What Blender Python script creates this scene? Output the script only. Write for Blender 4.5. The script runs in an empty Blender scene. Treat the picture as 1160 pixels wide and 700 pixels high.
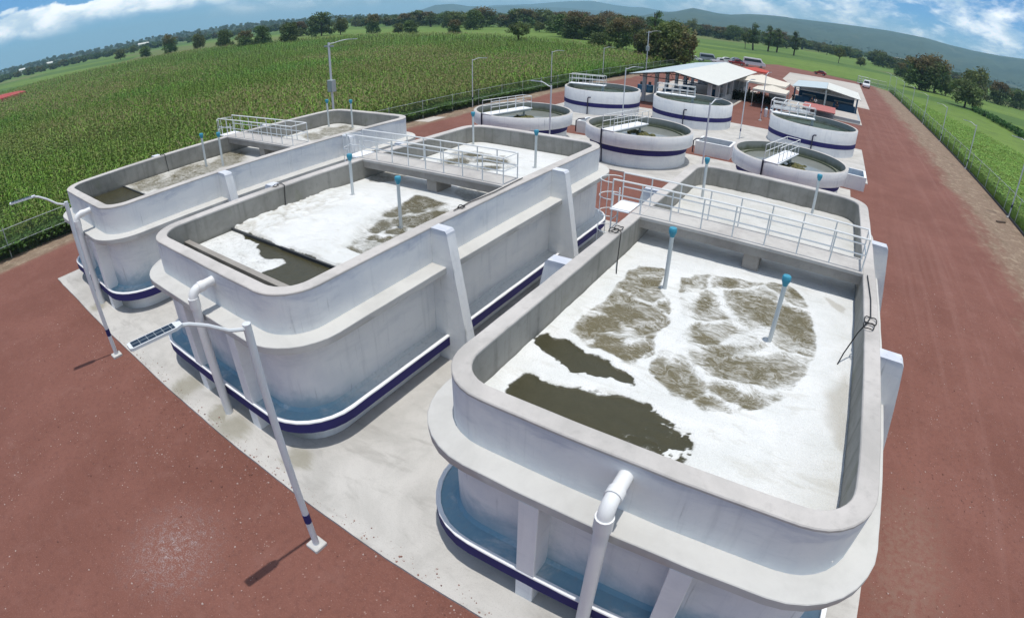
import bpy, math, random
import numpy as np
from mathutils import Vector, Matrix, Euler

# ------------------------------------------------------------------ camera, sky, sun, exposure
S = bpy.context.scene
C = S.collection
R = math.radians

CAM_H = 10.0
F_PX, K3, CY = 617.76, 0.0463, 327.07          # fisheye: r = F*(t + K3*t^3), 1160 px wide frame
PITCH, ROLL, YAW = 0.4975, 0.0171, 0.555

cd = bpy.data.cameras.new('camera')
cam = bpy.data.objects.new('camera', cd)
C.objects.link(cam)
S.camera = cam
cd.clip_start, cd.clip_end = 0.1, 40000
cd.type = 'PANO'
cd.panorama_type = 'FISHEYE_LENS_POLYNOMIAL'
cd.fisheye_fov = R(180)
cd.sensor_width, cd.sensor_height = 11.60, 7.00   # 0.01 mm per photo pixel
cd.shift_y = (CY - 350.0) / 700.0
_t = np.linspace(0.01, 1.25, 200)
_r = F_PX * (_t + K3 * _t ** 3) / 100.0
_k = np.linalg.lstsq(np.stack([_r, _r ** 2, _r ** 3, _r ** 4], 1), _t, rcond=None)[0]
cd.fisheye_polynomial_k0 = 0.0
cd.fisheye_polynomial_k1, cd.fisheye_polynomial_k2, cd.fisheye_polynomial_k3, cd.fisheye_polynomial_k4 = [-float(q) for q in _k]


def cam_axis(d):
    c, s = math.cos(ROLL), math.sin(ROLL)
    d = (c * d[0] - s * d[1], s * d[0] + c * d[1], d[2])
    cp, sp = math.cos(PITCH), math.sin(PITCH)
    X, Y, Z = d[0], d[1] * sp - d[2] * cp, d[1] * cp + d[2] * sp
    cy, sy = math.cos(YAW), math.sin(YAW)
    return Vector((cy * X - sy * Y, sy * X + cy * Y, Z))


m3 = Matrix((cam_axis((1, 0, 0)), cam_axis((0, 1, 0)), cam_axis((0, 0, 1)))).transposed()
cam.matrix_world = Matrix.Translation((0, 0, CAM_H)) @ m3.to_4x4()

TO_SUN = Vector((0.045, -0.022, 1.0)).normalized()
sl = bpy.data.lights.new('sun', 'SUN')
sl.energy, sl.angle, sl.color = 3.3, R(0.5), (1.0, 0.965, 0.91)
sun = bpy.data.objects.new('sun', sl)
C.objects.link(sun)
sun.rotation_euler = (-TO_SUN).to_track_quat('-Z', 'Y').to_euler()
sun.location = (0, 0, 400)

S.view_settings.view_transform = 'Standard'
S.view_settings.look = 'None'
S.view_settings.exposure = 0.0
S.view_settings.gamma = 1.0
S.view_settings.use_curve_mapping = False
S.cycles.max_bounces = 6
S.cycles.diffuse_bounces = 3
S.cycles.transparent_max_bounces = 24
S.cycles.volume_bounces = 0
S.cycles.sample_clamp_indirect = 6.0

world = bpy.data.worlds.new('World')
S.world = world
world.use_nodes = True
wt = world.node_tree
wt.nodes.clear()


class NT:
    """tiny helper round a node tree"""

    def __init__(self, nt):
        self.nt = nt

    def n(self, typ, **kw):
        o = self.nt.nodes.new(typ)
        for k, v in kw.items():
            setattr(o, k, v)
        return o

    def link(self, a, b):
        self.nt.links.new(a, b)

    def put(self, sock, v):
        if isinstance(v, bpy.types.NodeSocket):
            self.nt.links.new(v, sock)
        elif isinstance(v, (tuple, list)) and sock.type == 'RGBA' and len(v) == 3:
            sock.default_value = (*v, 1)
        else:
            sock.default_value = v

    def math(self, op, a, b=0.0, c=None, clamp=False):
        o = self.n('ShaderNodeMath', operation=op, use_clamp=clamp)
        self.put(o.inputs[0], a)
        self.put(o.inputs[1], b)
        if c is not None:
            self.put(o.inputs[2], c)
        return o.outputs[0]

    def mix(self, f, a, b, typ='MIX'):
        o = self.n('ShaderNodeMix', data_type='RGBA', blend_type=typ)
        self.put(o.inputs[0], f)
        self.put(o.inputs[6], a)
        self.put(o.inputs[7], b)
        return o.outputs[2]

    def ramp(self, f, a, b):
        """smoothstep of f from a to b -> 0..1"""
        o = self.n('ShaderNodeMapRange', interpolation_type='SMOOTHSTEP')
        self.put(o.inputs[0], f)
        self.put(o.inputs[1], a)
        self.put(o.inputs[2], b)
        o.inputs[3].default_value, o.inputs[4].default_value = 0, 1
        return o.outputs[0]

    def noise(self, vec, scale, detail=4, rough=0.55, dist=0.0, out=0):
        o = self.n('ShaderNodeTexNoise')
        if vec is not None:
            self.link(vec, o.inputs['Vector'])
        o.inputs['Scale'].default_value = scale
        o.inputs['Detail'].default_value = detail
        o.inputs['Roughness'].default_value = rough
        o.inputs['Distortion'].default_value = dist
        return o.outputs[out]

    def vscale(self, vec, s):
        o = self.n('ShaderNodeVectorMath', operation='MULTIPLY')
        self.link(vec, o.inputs[0])
        o.inputs[1].default_value = s
        return o.outputs[0]

    def attr(self, name, out=2):
        return self.n('ShaderNodeAttribute', attribute_name=name).outputs[out]


w = NT(wt)
sky = w.n('ShaderNodeTexSky', sky_type='NISHITA', sun_disc=False)
sky.sun_elevation = math.asin(TO_SUN.z)
sky.sun_rotation = math.atan2(TO_SUN.x, TO_SUN.y)
sky.altitude, sky.dust_density, sky.ozone_density = 2200, 1.2, 1.5
tc = w.n('ShaderNodeTexCoord').outputs['Generated']
sep = w.n('ShaderNodeSeparateXYZ')
w.link(tc, sep.inputs[0])
azi = w.math('ARCTAN2', sep.outputs[0], sep.outputs[1])       # 0 = +y, grows towards +x
ele = w.math('ARCSINE', sep.outputs[2])
comb = w.n('ShaderNodeCombineXYZ')
w.link(w.math('MULTIPLY', azi, 1.0), comb.inputs[0])
w.link(w.math('MULTIPLY', ele, 2.2), comb.inputs[1])
cv = comb.outputs[0]
big = w.noise(cv, 9.0, 7, 0.6, 0.25)
fine = w.noise(cv, 30.0, 6, 0.62, 0.3)
shade = w.noise(cv, 14.0, 5, 0.55, 0.2)
# long cumulus bank to the west (photo left): its base rises out of the haze, its top is lumpy
west = w.ramp(azi, R(-52), R(-66))
wtop = w.math('ADD', R(3.0), w.math('MULTIPLY', w.math('ADD', w.math('MULTIPLY', big, 0.75), w.math('MULTIPLY', fine, 0.25)), R(4.0)))
below_top = w.ramp(w.math('SUBTRACT', wtop, ele), R(-0.12), R(0.22))
above_base = w.ramp(w.math('ADD', ele, w.math('MULTIPLY', shade, R(1.6))), R(3.0), R(4.4))
m_west = w.math('MULTIPLY', w.math('MULTIPLY', below_top, above_base), west)
# scattered cumulus elsewhere
d2 = w.math('ADD', w.math('MULTIPLY', big, 0.7), w.math('MULTIPLY', fine, 0.3))
m_sc = w.math('MULTIPLY', w.ramp(d2, 0.41, 0.60), w.math('SUBTRACT', 1.0, west))
m_sc = w.math('MULTIPLY', m_sc, w.ramp(ele, R(0.6), R(2.2)))
# general broken cover overhead
over = w.n('ShaderNodeCombineXYZ')
zz = w.math('MAXIMUM', sep.outputs[2], 0.08)
w.link(w.math('DIVIDE', sep.outputs[0], zz), over.inputs[0])
w.link(w.math('DIVIDE', sep.outputs[1], zz), over.inputs[1])
m_ov = w.math('MULTIPLY', w.ramp(w.noise(over.outputs[0], 0.9, 6, 0.6), 0.5, 0.64), w.ramp(ele, R(12), R(25)))
skyc = w.mix(1.0, sky.outputs[0], (0.85, 0.97, 1.08), 'MULTIPLY')
low = w.math('SUBTRACT', 1.0, w.ramp(ele, R(5), R(28)))
skyc = w.mix(low, skyc, w.mix(1.0, skyc, (0.42, 0.68, 0.88), 'MULTIPLY'))
hz = w.math('SUBTRACT', 1.0, w.ramp(ele, R(-1.0), R(5.0)))
skyc = w.mix(w.math('MULTIPLY', hz, 0.85), skyc, w.mix(west, (3.9, 5.0, 5.7), (2.4, 3.9, 4.8)))
cl_lit = w.mix(w.ramp(shade, 0.35, 0.62), (5.6, 6.9, 8.0), (12.0, 12.0, 11.9))
cl = w.math('MAXIMUM', w.math('MAXIMUM', w.math('MULTIPLY', m_west, 0.95), w.math('MULTIPLY', m_sc, 0.85)), w.math('MULTIPLY', m_ov, 0.85))
skyc = w.mix(cl, skyc, cl_lit)
bg = w.n('ShaderNodeBackground')
w.link(skyc, bg.inputs[0])
bg.inputs[1].default_value = 0.125
wo = w.n('ShaderNodeOutputWorld')
w.link(bg.outputs[0], wo.inputs[0])

rng = np.random.default_rng(7)
random.seed(7)

# ------------------------------------------------------------------ materials


def mat(name, rough=0.8):
    m = bpy.data.materials.new(name)
    m.use_nodes = True
    t = NT(m.node_tree)
    b = m.node_tree.nodes['Principled BSDF']
    b.inputs['Roughness'].default_value = rough
    b.inputs['Specular IOR Level'].default_value = 0.3
    t.b = b
    t.pos = t.n('ShaderNodeNewGeometry').outputs['Position']
    return m, t


def bump(t, h, strength=0.3, dist=0.02):
    o = t.n('ShaderNodeBump')
    o.inputs['Strength'].default_value = strength
    o.inputs['Distance'].default_value = dist
    t.put(o.inputs['Height'], h)
    t.link(o.outputs[0], t.b.inputs['Normal'])


def plain(name, col, rough=0.6, metal=0.0, var=0.12, scale=3.0):
    m, t = mat(name, rough)
    n = t.noise(t.pos, scale, 5, 0.6)
    t.link(t.mix(n, tuple(c * (1 - var) for c in col), tuple(min(1, c * (1 + var)) for c in col)), t.b.inputs['Base Color'])
    t.b.inputs['Metallic'].default_value = metal
    return m


def painted_wall(name, base, stain, streak=0.5, tint=False):
    """rendered and painted masonry: blotches, vertical runs, fine grain"""
    m, t = mat(name, 0.85)
    n1 = t.noise(t.pos, 0.7, 6, 0.65, 0.4)
    n2 = t.noise(t.vscale(t.pos, (3.0, 3.0, 0.25)), 1.6, 5, 0.6)
    n3 = t.noise(t.pos, 14.0, 4, 0.7)
    n4 = t.noise(t.vscale(t.pos, (0.5, 0.5, 2.2)), 1.1, 6, 0.65, 0.5)
    c = t.mix(t.math('MULTIPLY', t.ramp(n1, 0.42, 0.70), 0.5), base, stain)
    c = t.mix(t.math('MULTIPLY', t.ramp(n4, 0.50, 0.74), 0.32), c, tuple(q * 0.8 for q in stain))
    c = t.mix(t.math('MULTIPLY', t.ramp(n2, 0.52, 0.78), 0.45 * streak), c, tuple(q * 0.55 for q in stain))
    c = t.mix(t.math('MULTIPLY', t.ramp(n3, 0.55, 0.8), 0.16), c, tuple(q * 0.7 for q in base))
    if tint:
        sz = t.n('ShaderNodeSeparateXYZ')
        t.link(t.pos, sz.inputs[0])
        hi = t.math('ADD', sz.outputs[2], t.math('MULTIPLY', t.math('SUBTRACT', n4, 0.5), 1.6))
        c = t.mix(t.math('MULTIPLY', t.ramp(hi, 3.95, 4.5), 0.55), c, (0.36, 0.40, 0.50))  # bluish shade under the rim, painted into the wall colour
        drip = t.noise(t.vscale(t.pos, (7.0, 7.0, 0.35)), 1.2, 5, 0.6)
        c = t.mix(t.math('MULTIPLY', t.math('MULTIPLY', t.ramp(drip, 0.60, 0.74), t.ramp(n1, 0.4, 0.6)), 0.5), c, (0.20, 0.21, 0.21))
        sx = t.n('ShaderNodeSeparateXYZ')
        t.link(t.pos, sx.inputs[0])
        zz_ = t.math('ADD', sx.outputs[2], t.math('MULTIPLY', t.math('SUBTRACT', n1, 0.5), 2.4))
        f = t.math('MULTIPLY', t.math('SUBTRACT', 1.0, t.ramp(zz_, 0.95, 1.9)), t.math('SUBTRACT', 1.0, t.ramp(sx.outputs[1], 6.2, 7.6)))
        base_shade = t.math('MULTIPLY', t.math('SUBTRACT', 1.0, t.ramp(t.math('ADD', sx.outputs[2], t.math('MULTIPLY', t.math('SUBTRACT', n2, 0.5), 0.3)), 0.55, 0.75)), t.math('SUBTRACT', 1.0, t.ramp(t.math('ADD', sx.outputs[1], t.math('MULTIPLY', n1, 1.0)), 5.9, 6.6)))
        c = t.mix(t.math('MULTIPLY', base_shade, 0.75), c, (0.10, 0.10, 0.07))  # shade below the lower ledge, painted into the colour of the wall foot
        f = t.math('MULTIPLY', f, t.ramp(sx.outputs[2], 0.83, 0.90))
        c = t.mix(t.math('MULTIPLY', f, 0.8), c, t.mix(n3, (0.17, 0.30, 0.38), (0.28, 0.40, 0.47)))  # blotchy blue tint low on the front walls
    t.link(c, t.b.inputs['Base Color'])
    bump(t, t.math('ADD', t.math('MULTIPLY', n3, 0.5), n1), 0.25, 0.02)
    return m


def concrete(name, base, dark, scale=1.0, streaks=False):
    m, t = mat(name, 0.9)
    n1 = t.noise(t.pos, 0.55 * scale, 7, 0.65, 0.3)
    n2 = t.noise(t.pos, 5.0 * scale, 6, 0.65)
    n3 = t.noise(t.pos, 40.0 * scale, 3, 0.6)
    c = t.mix(t.ramp(n1, 0.35, 0.7), base, dark)
    c = t.mix(t.math('MULTIPLY', t.ramp(n2, 0.5, 0.75), 0.35), c, tuple(q * 0.72 for q in dark))
    if streaks:
        n4 = t.noise(t.vscale(t.pos, (2.5, 2.5, 0.15)), 1.5, 5, 0.65)
        c = t.mix(t.math('MULTIPLY', t.ramp(n4, 0.5, 0.75), 0.55), c, tuple(q * 0.5 for q in dark))
        sx = t.n('ShaderNodeSeparateXYZ')
        t.link(t.pos, sx.inputs[0])
        wet = t.math('SUBTRACT', 1.0, t.ramp(t.math('ADD', sx.outputs[2], t.math('MULTIPLY', n2, 0.25)), 3.5, 3.78))
        c = t.mix(t.math('MULTIPLY', wet, 0.65), c, (0.045, 0.045, 0.03))
        ox = t.noise(t.pos, 1.2, 4, 0.5)
        c = t.mix(t.math('MULTIPLY', t.ramp(ox, 0.58, 0.75), 0.35), c, (0.16, 0.17, 0.10))
    t.link(c, t.b.inputs['Base Color'])
    bump(t, t.math('ADD', n2, t.math('MULTIPLY', n3, 0.4)), 0.35, 0.02)
    return m


M = {}
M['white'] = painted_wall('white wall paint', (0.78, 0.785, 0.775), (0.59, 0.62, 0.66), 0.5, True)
M['cleanwhite'] = painted_wall('cleaner white pilaster paint', (0.82, 0.82, 0.81), (0.66, 0.67, 0.68), 0.3)  # whiter than the walls: light on the pilasters painted into their colour
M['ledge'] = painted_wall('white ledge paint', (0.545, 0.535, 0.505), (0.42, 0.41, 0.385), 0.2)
M['rim'] = concrete('bare rim concrete', (0.53, 0.50, 0.47), (0.40, 0.38, 0.355), 1.0)
M['inner'] = concrete('stained inner concrete', (0.34, 0.33, 0.30), (0.22, 0.215, 0.19), 0.8, True)
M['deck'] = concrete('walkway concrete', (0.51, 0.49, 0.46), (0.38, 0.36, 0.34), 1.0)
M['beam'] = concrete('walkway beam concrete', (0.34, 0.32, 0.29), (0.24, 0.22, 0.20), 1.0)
_m, t = mat('pale slab concrete', 0.9)
n1 = t.noise(t.pos, 0.5, 7, 0.65, 0.5)
n2 = t.noise(t.vscale(t.pos, (0.55, 1.6, 1)), 1.3, 6, 0.65, 0.5)
n3 = t.noise(t.pos, 30.0, 4, 0.65)
c = t.mix(t.ramp(n1, 0.35, 0.68), (0.535, 0.515, 0.48), (0.42, 0.405, 0.375))
c = t.mix(t.math('MULTIPLY', t.ramp(n2, 0.5, 0.72), 0.55), c, (0.30, 0.285, 0.26))
c = t.mix(t.math('MULTIPLY', t.ramp(n3, 0.5, 0.7), 0.25), c, (0.27, 0.25, 0.22))
for sx_, sy_, sr in ((-14.6, 4.62, 0.75), (-11.75, 4.55, 0.85), (-12.6, 4.6, 0.5), (-23.1, 4.6, 0.6), (-9.3, 5.0, 0.6), (-1.4, 4.7, 0.5)):
    dv = t.n('ShaderNodeVectorMath', operation='DISTANCE')
    t.link(t.pos, dv.inputs[0])
    dv.inputs[1].default_value = (sx_, sy_, 0.07)
    q = t.math('ADD', dv.outputs['Value'], t.math('MULTIPLY', t.math('SUBTRACT', n2, 0.5), 1.2))
    c = t.mix(t.math('MULTIPLY', t.math('SUBTRACT', 1.0, t.ramp(q, sr * 0.3, sr)), 0.55), c, (0.17, 0.155, 0.09))
t.link(c, t.b.inputs['Base Color'])
bump(t, t.math('ADD', n2, t.math('MULTIPLY', n3, 0.4)), 0.3, 0.015)
M['slab'] = _m
M['apron'] = concrete('pale apron concrete', (0.50, 0.46, 0.41), (0.42, 0.38, 0.34), 0.2)
_m, t = mat('ledge paint, blue wash on the front curb', 0.8)
sx = t.n('ShaderNodeSeparateXYZ')
t.link(t.pos, sx.inputs[0])
n1 = t.noise(t.pos, 1.1, 6, 0.65, 0.4)
n3 = t.noise(t.pos, 9.0, 4, 0.65)
fr_ = t.math('SUBTRACT', 1.0, t.ramp(t.math('ADD', sx.outputs[1], t.math('MULTIPLY', t.math('SUBTRACT', n1, 0.5), 3.0)), 6.0, 8.2))
wb = t.math('MULTIPLY', fr_, t.ramp(n1, 0.22, 0.52))
c = t.mix(wb, (0.62, 0.63, 0.62), t.mix(n3, (0.15, 0.29, 0.38), (0.24, 0.38, 0.46)))  # white ledge with a blotchy blue tint towards the front
c = t.mix(t.math('MULTIPLY', t.ramp(n3, 0.5, 0.75), 0.4), c, (0.22, 0.25, 0.27))
t.link(c, t.b.inputs['Base Color'])
bump(t, n3, 0.25, 0.02)
M['blue'] = _m
M['navy'] = painted_wall('navy band paint', (0.030, 0.026, 0.13), (0.022, 0.02, 0.085), 0.3)
M['lip'] = plain('white edge paint', (0.80, 0.80, 0.80), 0.6)
M['pipe'] = plain('white pvc', (0.74, 0.74, 0.73), 0.35, 0, 0.06)
M['rail'] = plain('white rail paint', (0.72, 0.73, 0.72), 0.45, 0, 0.08)
M['tubepipe'] = plain('pale grey vent pipe', (0.60, 0.63, 0.62), 0.4, 0, 0.1)
M['cap'] = plain('blue pipe cap', (0.05, 0.27, 0.38), 0.4, 0, 0.15, 8)
M['black'] = plain('black cable', (0.02, 0.02, 0.02), 0.5)
M['darkpipe'] = plain('dark blue pipe', (0.03, 0.03, 0.06), 0.5)
M['lamp'] = plain('lamp pole paint', (0.64, 0.66, 0.68), 0.45, 0, 0.08)
M['galv'] = plain('galvanised steel', (0.42, 0.46, 0.45), 0.5, 0.3, 0.12)
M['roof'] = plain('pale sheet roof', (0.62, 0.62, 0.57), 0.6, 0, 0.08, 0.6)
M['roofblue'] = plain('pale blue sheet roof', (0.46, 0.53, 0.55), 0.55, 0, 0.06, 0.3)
M['tent'] = plain('cream canvas', (0.64, 0.59, 0.50), 0.8, 0, 0.06, 0.8)
M['column'] = plain('grey column paint', (0.44, 0.46, 0.46), 0.7)
M['bluetank'] = plain('blue steel paint', (0.02, 0.08, 0.15), 0.5, 0, 0.3, 2)
M['grey'] = plain('grey steel', (0.35, 0.37, 0.38), 0.5)
M['redroof'] = plain('red sheet roof', (0.40, 0.13, 0.11), 0.6, 0, 0.12, 1.0)
M['redcover'] = plain('faded red cover', (0.36, 0.075, 0.07), 0.9)
M['redcanvas'] = plain('red canvas', (0.45, 0.07, 0.05), 0.8)
M['darksteel'] = plain('dark steel', (0.05, 0.055, 0.06), 0.6)
M['tyre'] = plain('tyre rubber', (0.02, 0.02, 0.02), 0.85)
M['glass'] = plain('dark window glass', (0.02, 0.03, 0.035), 0.08, 0, 0.05)
M['carwhite'] = plain('white car paint', (0.72, 0.72, 0.72), 0.25, 0, 0.03)
M['carsilver'] = plain('silver car paint', (0.35, 0.37, 0.39), 0.3, 0.4, 0.03)
M['carred'] = plain('red car paint', (0.30, 0.03, 0.03), 0.25, 0, 0.05)
M['carblue'] = plain('blue car paint', (0.05, 0.09, 0.16), 0.25, 0, 0.05)
M['skin'] = plain('skin', (0.25, 0.14, 0.09), 0.6)
M['clothdark'] = plain('dark clothing', (0.03, 0.03, 0.04), 0.9)
M['clothwhite'] = plain('pale shirt', (0.55, 0.55, 0.55), 0.9)
M['housewall'] = plain('pale house wall', (0.62, 0.60, 0.56), 0.9)
M['bark'] = plain('bark', (0.085, 0.06, 0.045), 0.95, 0, 0.35, 4)
M['debris'] = plain('dried scum', (0.30, 0.28, 0.20), 0.95, 0, 0.4, 9)

# solar panel cells
_m, t = mat('solar cells', 0.45)
br = t.n('ShaderNodeTexBrick', offset=0.0)
t.link(t.n('ShaderNodeTexCoord').outputs['Object'], br.inputs['Vector'])
br.inputs['Scale'].default_value = 1.0
br.inputs['Brick Width'].default_value, br.inputs['Row Height'].default_value = 0.125, 0.095
br.inputs['Mortar Size'].default_value = 0.004
br.inputs['Color1'].default_value = (0.010, 0.024, 0.045, 1)
br.inputs['Color2'].default_value = (0.014, 0.030, 0.052, 1)
br.inputs['Mortar'].default_value = (0.30, 0.33, 0.35, 1)
t.link(br.outputs['Color'], t.b.inputs['Base Color'])
M['solar'] = _m

# red volcanic gravel yard with dusty tracks and dirt verges
_m, t = mat('red gravel', 0.95)
sx = t.n('ShaderNodeSeparateXYZ')
t.link(t.pos, sx.inputs[0])
n1 = t.noise(t.pos, 0.25, 6, 0.6, 0.3)
n2 = t.noise(t.pos, 6.0, 6, 0.7)
n3 = t.noise(t.pos, 28.0, 5, 0.75)
nm = t.noise(t.pos, 1.4, 6, 0.7, 0.4)
trk = t.noise(t.vscale(t.pos, (1.6, 0.05, 1)), 1.0, 5, 0.6, 0.15)
c = t.mix(t.ramp(n1, 0.3, 0.7), (0.160, 0.064, 0.046), (0.205, 0.087, 0.065))
c = t.mix(t.math('MULTIPLY', t.ramp(n2, 0.45, 0.7), 0.5), c, (0.118, 0.050, 0.040))
c = t.mix(t.math('MULTIPLY', t.ramp(n3, 0.5, 0.7), 0.45), c, (0.33, 0.18, 0.15))
c = t.mix(t.math('MULTIPLY', t.ramp(nm, 0.5, 0.72), 0.45), c, (0.225, 0.110, 0.088))
side = t.ramp(sx.outputs[0], 4.0, 6.0)
c = t.mix(t.math('MULTIPLY', t.math('MULTIPLY', t.ramp(trk, 0.48, 0.68), side), 0.28), c, (0.26, 0.135, 0.11))
# dusty spill in front of the tanks and worn shoulder by the right-hand tank
dv = t.n('ShaderNodeVectorMath', operation='DISTANCE')
t.link(t.pos, dv.inputs[0])
dv.inputs[1].default_value = (-9.5, 1.1, 0)
dust = t.math('MULTIPLY', t.math('SUBTRACT', 1.0, t.ramp(t.math('ADD', dv.outputs['Value'], t.math('MULTIPLY', nm, 1.6)), 0.6, 2.6)), t.ramp(t.math('ADD', t.math('MULTIPLY', n2, 0.4), t.math('MULTIPLY', n3, 0.6)), 0.47, 0.62))
c = t.mix(t.math('MULTIPLY', dust, 0.8), c, (0.42, 0.36, 0.35))
dv2 = t.n('ShaderNodeVectorMath', operation='DISTANCE')
t.link(t.vscale(t.pos, (1.0, 0.45, 1)), dv2.inputs[0])
dv2.inputs[1].default_value = (4.9, 4.3, 0)
dust2 = t.math('MULTIPLY', t.math('SUBTRACT', 1.0, t.ramp(dv2.outputs['Value'], 0.3, 1.7)), t.ramp(n2, 0.35, 0.65))
c = t.mix(t.math('MULTIPLY', dust2, 0.6), c, (0.25, 0.16, 0.12))
# pale pebbles
vo = t.n('ShaderNodeTexVoronoi')
t.link(t.pos, vo.inputs['Vector'])
vo.inputs['Scale'].default_value = 8.0
spk = t.math('MULTIPLY', t.math('LESS_THAN', vo.outputs['Distance'], 0.16), t.math('GREATER_THAN', t.noise(t.pos, 1.3, 4), 0.56))
c = t.mix(t.math('MULTIPLY', spk, 0.35), c, (0.48, 0.36, 0.31))
# dirt verges along both fences
vn = t.noise(t.vscale(t.pos, (1, 0.22, 1)), 0.55, 6, 0.65, 0.5)
xr = t.math('ADD', sx.outputs[0], t.math('MULTIPLY', t.math('SUBTRACT', t.math('ADD', t.math('MULTIPLY', vn, 0.6), t.math('MULTIPLY', nm, 0.4)), 0.5), 9.0))
vr = t.math('MULTIPLY', t.ramp(xr, 11.4, 14.2), 0.92)
xl = t.math('ADD', sx.outputs[0], t.math('MULTIPLY', t.math('SUBTRACT', vn, 0.5), 3.0))
vl = t.math('SUBTRACT', 1.0, t.ramp(xl, -33.9, -32.9))
dirt = t.mix(t.ramp(n2, 0.3, 0.7), (0.17, 0.120, 0.082), (0.26, 0.190, 0.135))
dirt = t.mix(t.math('MULTIPLY', t.ramp(nm, 0.48, 0.66), 0.7), dirt, (0.36, 0.285, 0.20))
dirt = t.mix(t.math('MULTIPLY', t.ramp(t.noise(t.vscale(t.pos, (1, 0.4, 1)), 0.9, 6, 0.65), 0.52, 0.7), 0.65), dirt, (0.12, 0.095, 0.055))
dirt = t.mix(t.math('MULTIPLY', t.ramp(n3, 0.5, 0.7), 0.3), dirt, (0.36, 0.29, 0.22))
c = t.mix(t.math('MAXIMUM', vr, vl), c, dirt)
t.link(c, t.b.inputs['Base Color'])
bump(t, t.math('ADD', n3, t.math('MULTIPLY', n2, 0.7)), 0.6, 0.03)
M['gravel'] = _m

# grass land: fields in long strips, grazed patches
_m, t = mat('grass land', 0.95)
n1 = t.noise(t.vscale(t.pos, (0.35, 1.0, 1)), 0.012, 5, 0.6, 0.3)
n2 = t.noise(t.pos, 0.22, 6, 0.7)
n3 = t.noise(t.pos, 2.0, 4, 0.7)
vo = t.n('ShaderNodeTexVoronoi')
t.link(t.vscale(t.pos, (0.006, 0.016, 1)), vo.inputs['Vector'])
vo.inputs['Scale'].default_value = 1.0
fs = t.n('ShaderNodeSeparateXYZ')
t.link(vo.outputs['Color'], fs.inputs[0])
c = t.mix(t.ramp(n1, 0.35, 0.65), (0.085, 0.155, 0.020), (0.135, 0.21, 0.035))
c = t.mix(t.math('MULTIPLY', t.ramp(fs.outputs[0], 0.35, 0.8), 0.75), c, (0.045, 0.105, 0.020))
c = t.mix(t.math('MULTIPLY', t.math('GREATER_THAN', fs.outputs[1], 0.80), 0.6), c, (0.15, 0.145, 0.06))
c = t.mix(t.math('MULTIPLY', t.ramp(n2, 0.45, 0.7), 0.6), c, (0.05, 0.085, 0.018))
c = t.mix(t.math('MULTIPLY', t.ramp(n3, 0.45, 0.7), 0.4), c, (0.15, 0.20, 0.05))
t.link(c, t.b.inputs['Base Color'])
bump(t, n3, 0.6, 0.15)
M['grass'] = _m

# soil and undergrowth beneath the crops
_m, t = mat('crop soil', 0.95)
n2 = t.noise(t.pos, 1.2, 6, 0.7)
t.link(t.mix(t.ramp(n2, 0.3, 0.7), (0.035, 0.055, 0.016), (0.07, 0.10, 0.03)), t.b.inputs['Base Color'])
bump(t, n2, 0.8, 0.2)
M['soil'] = _m

# far hills: woods, scrub and fields
_m, t = mat('hill land', 0.95)
n1 = t.noise(t.pos, 0.004, 7, 0.65, 0.3)
n2 = t.noise(t.pos, 0.022, 8, 0.75)
c = t.mix(t.ramp(n1, 0.35, 0.65), (0.020, 0.040, 0.018), (0.045, 0.068, 0.030))
c = t.mix(t.math('MULTIPLY', t.ramp(n2, 0.45, 0.65), 0.7), c, (0.020, 0.036, 0.015))
c = t.mix(t.math('MULTIPLY', t.ramp(t.noise(t.pos, 0.008, 4, 0.5), 0.6, 0.7), 0.5), c, (0.10, 0.095, 0.055))
t.link(c, t.b.inputs['Base Color'])
M['hill'] = _m


def leafmat(name, sat=1.0, drift=False):
    """foliage: colour from the mesh attribute, varied a little per plant; thin leaves let light through"""
    m, t = mat(name, 0.6)
    col = t.attr('Col', 0)
    rnd = t.n('ShaderNodeObjectInfo').outputs['Random']
    pn = t.noise(t.pos, 0.045, 4, 0.6)
    if drift:
        dn = t.noise(t.vscale(t.pos, (1.0, 0.6, 1)), 0.028, 5, 0.65, 0.4)
        col = t.mix(t.math('MULTIPLY', t.ramp(dn, 0.50, 0.66), 0.40), col, (0.25, 0.235, 0.085))
        col = t.mix(t.math('MULTIPLY', t.math('SUBTRACT', 1.0, t.ramp(dn, 0.36, 0.46)), 0.45), col, (0.11, 0.30, 0.04))
    hsv = t.n('ShaderNodeHueSaturation')
    t.link(col, hsv.inputs['Color'])
    t.link(t.math('ADD', 0.485, t.math('MULTIPLY', rnd, 0.035)), hsv.inputs['Hue'])
    hsv.inputs['Saturation'].default_value = sat
    t.link(t.math('ADD', 0.60, t.math('ADD', t.math('MULTIPLY', rnd, 0.35), t.math('MULTIPLY', pn, 0.55))), hsv.inputs['Value'])
    t.link(hsv.outputs[0], t.b.inputs['Base Color'])
    tr = t.n('ShaderNodeBsdfTranslucent')
    t.link(hsv.outputs[0], tr.inputs[0])
    mx = t.n('ShaderNodeMixShader')
    mx.inputs[0].default_value = 0.3
    t.link(t.b.outputs[0], mx.inputs[1])
    t.link(tr.outputs[0], mx.inputs[2])
    out = [n for n in m.node_tree.nodes if n.type == 'OUTPUT_MATERIAL'][0]
    t.link(mx.outputs[0], out.inputs[0])
    return m


M['leaf'] = leafmat('leaves')
M['corn'] = leafmat('corn leaves')
M['maize'] = leafmat('maize leaves', 1.0, True)
_m, t = mat('loose stone', 0.9)
t.link(t.attr('Col', 0), t.b.inputs['Base Color'])
M['stone'] = _m

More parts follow.
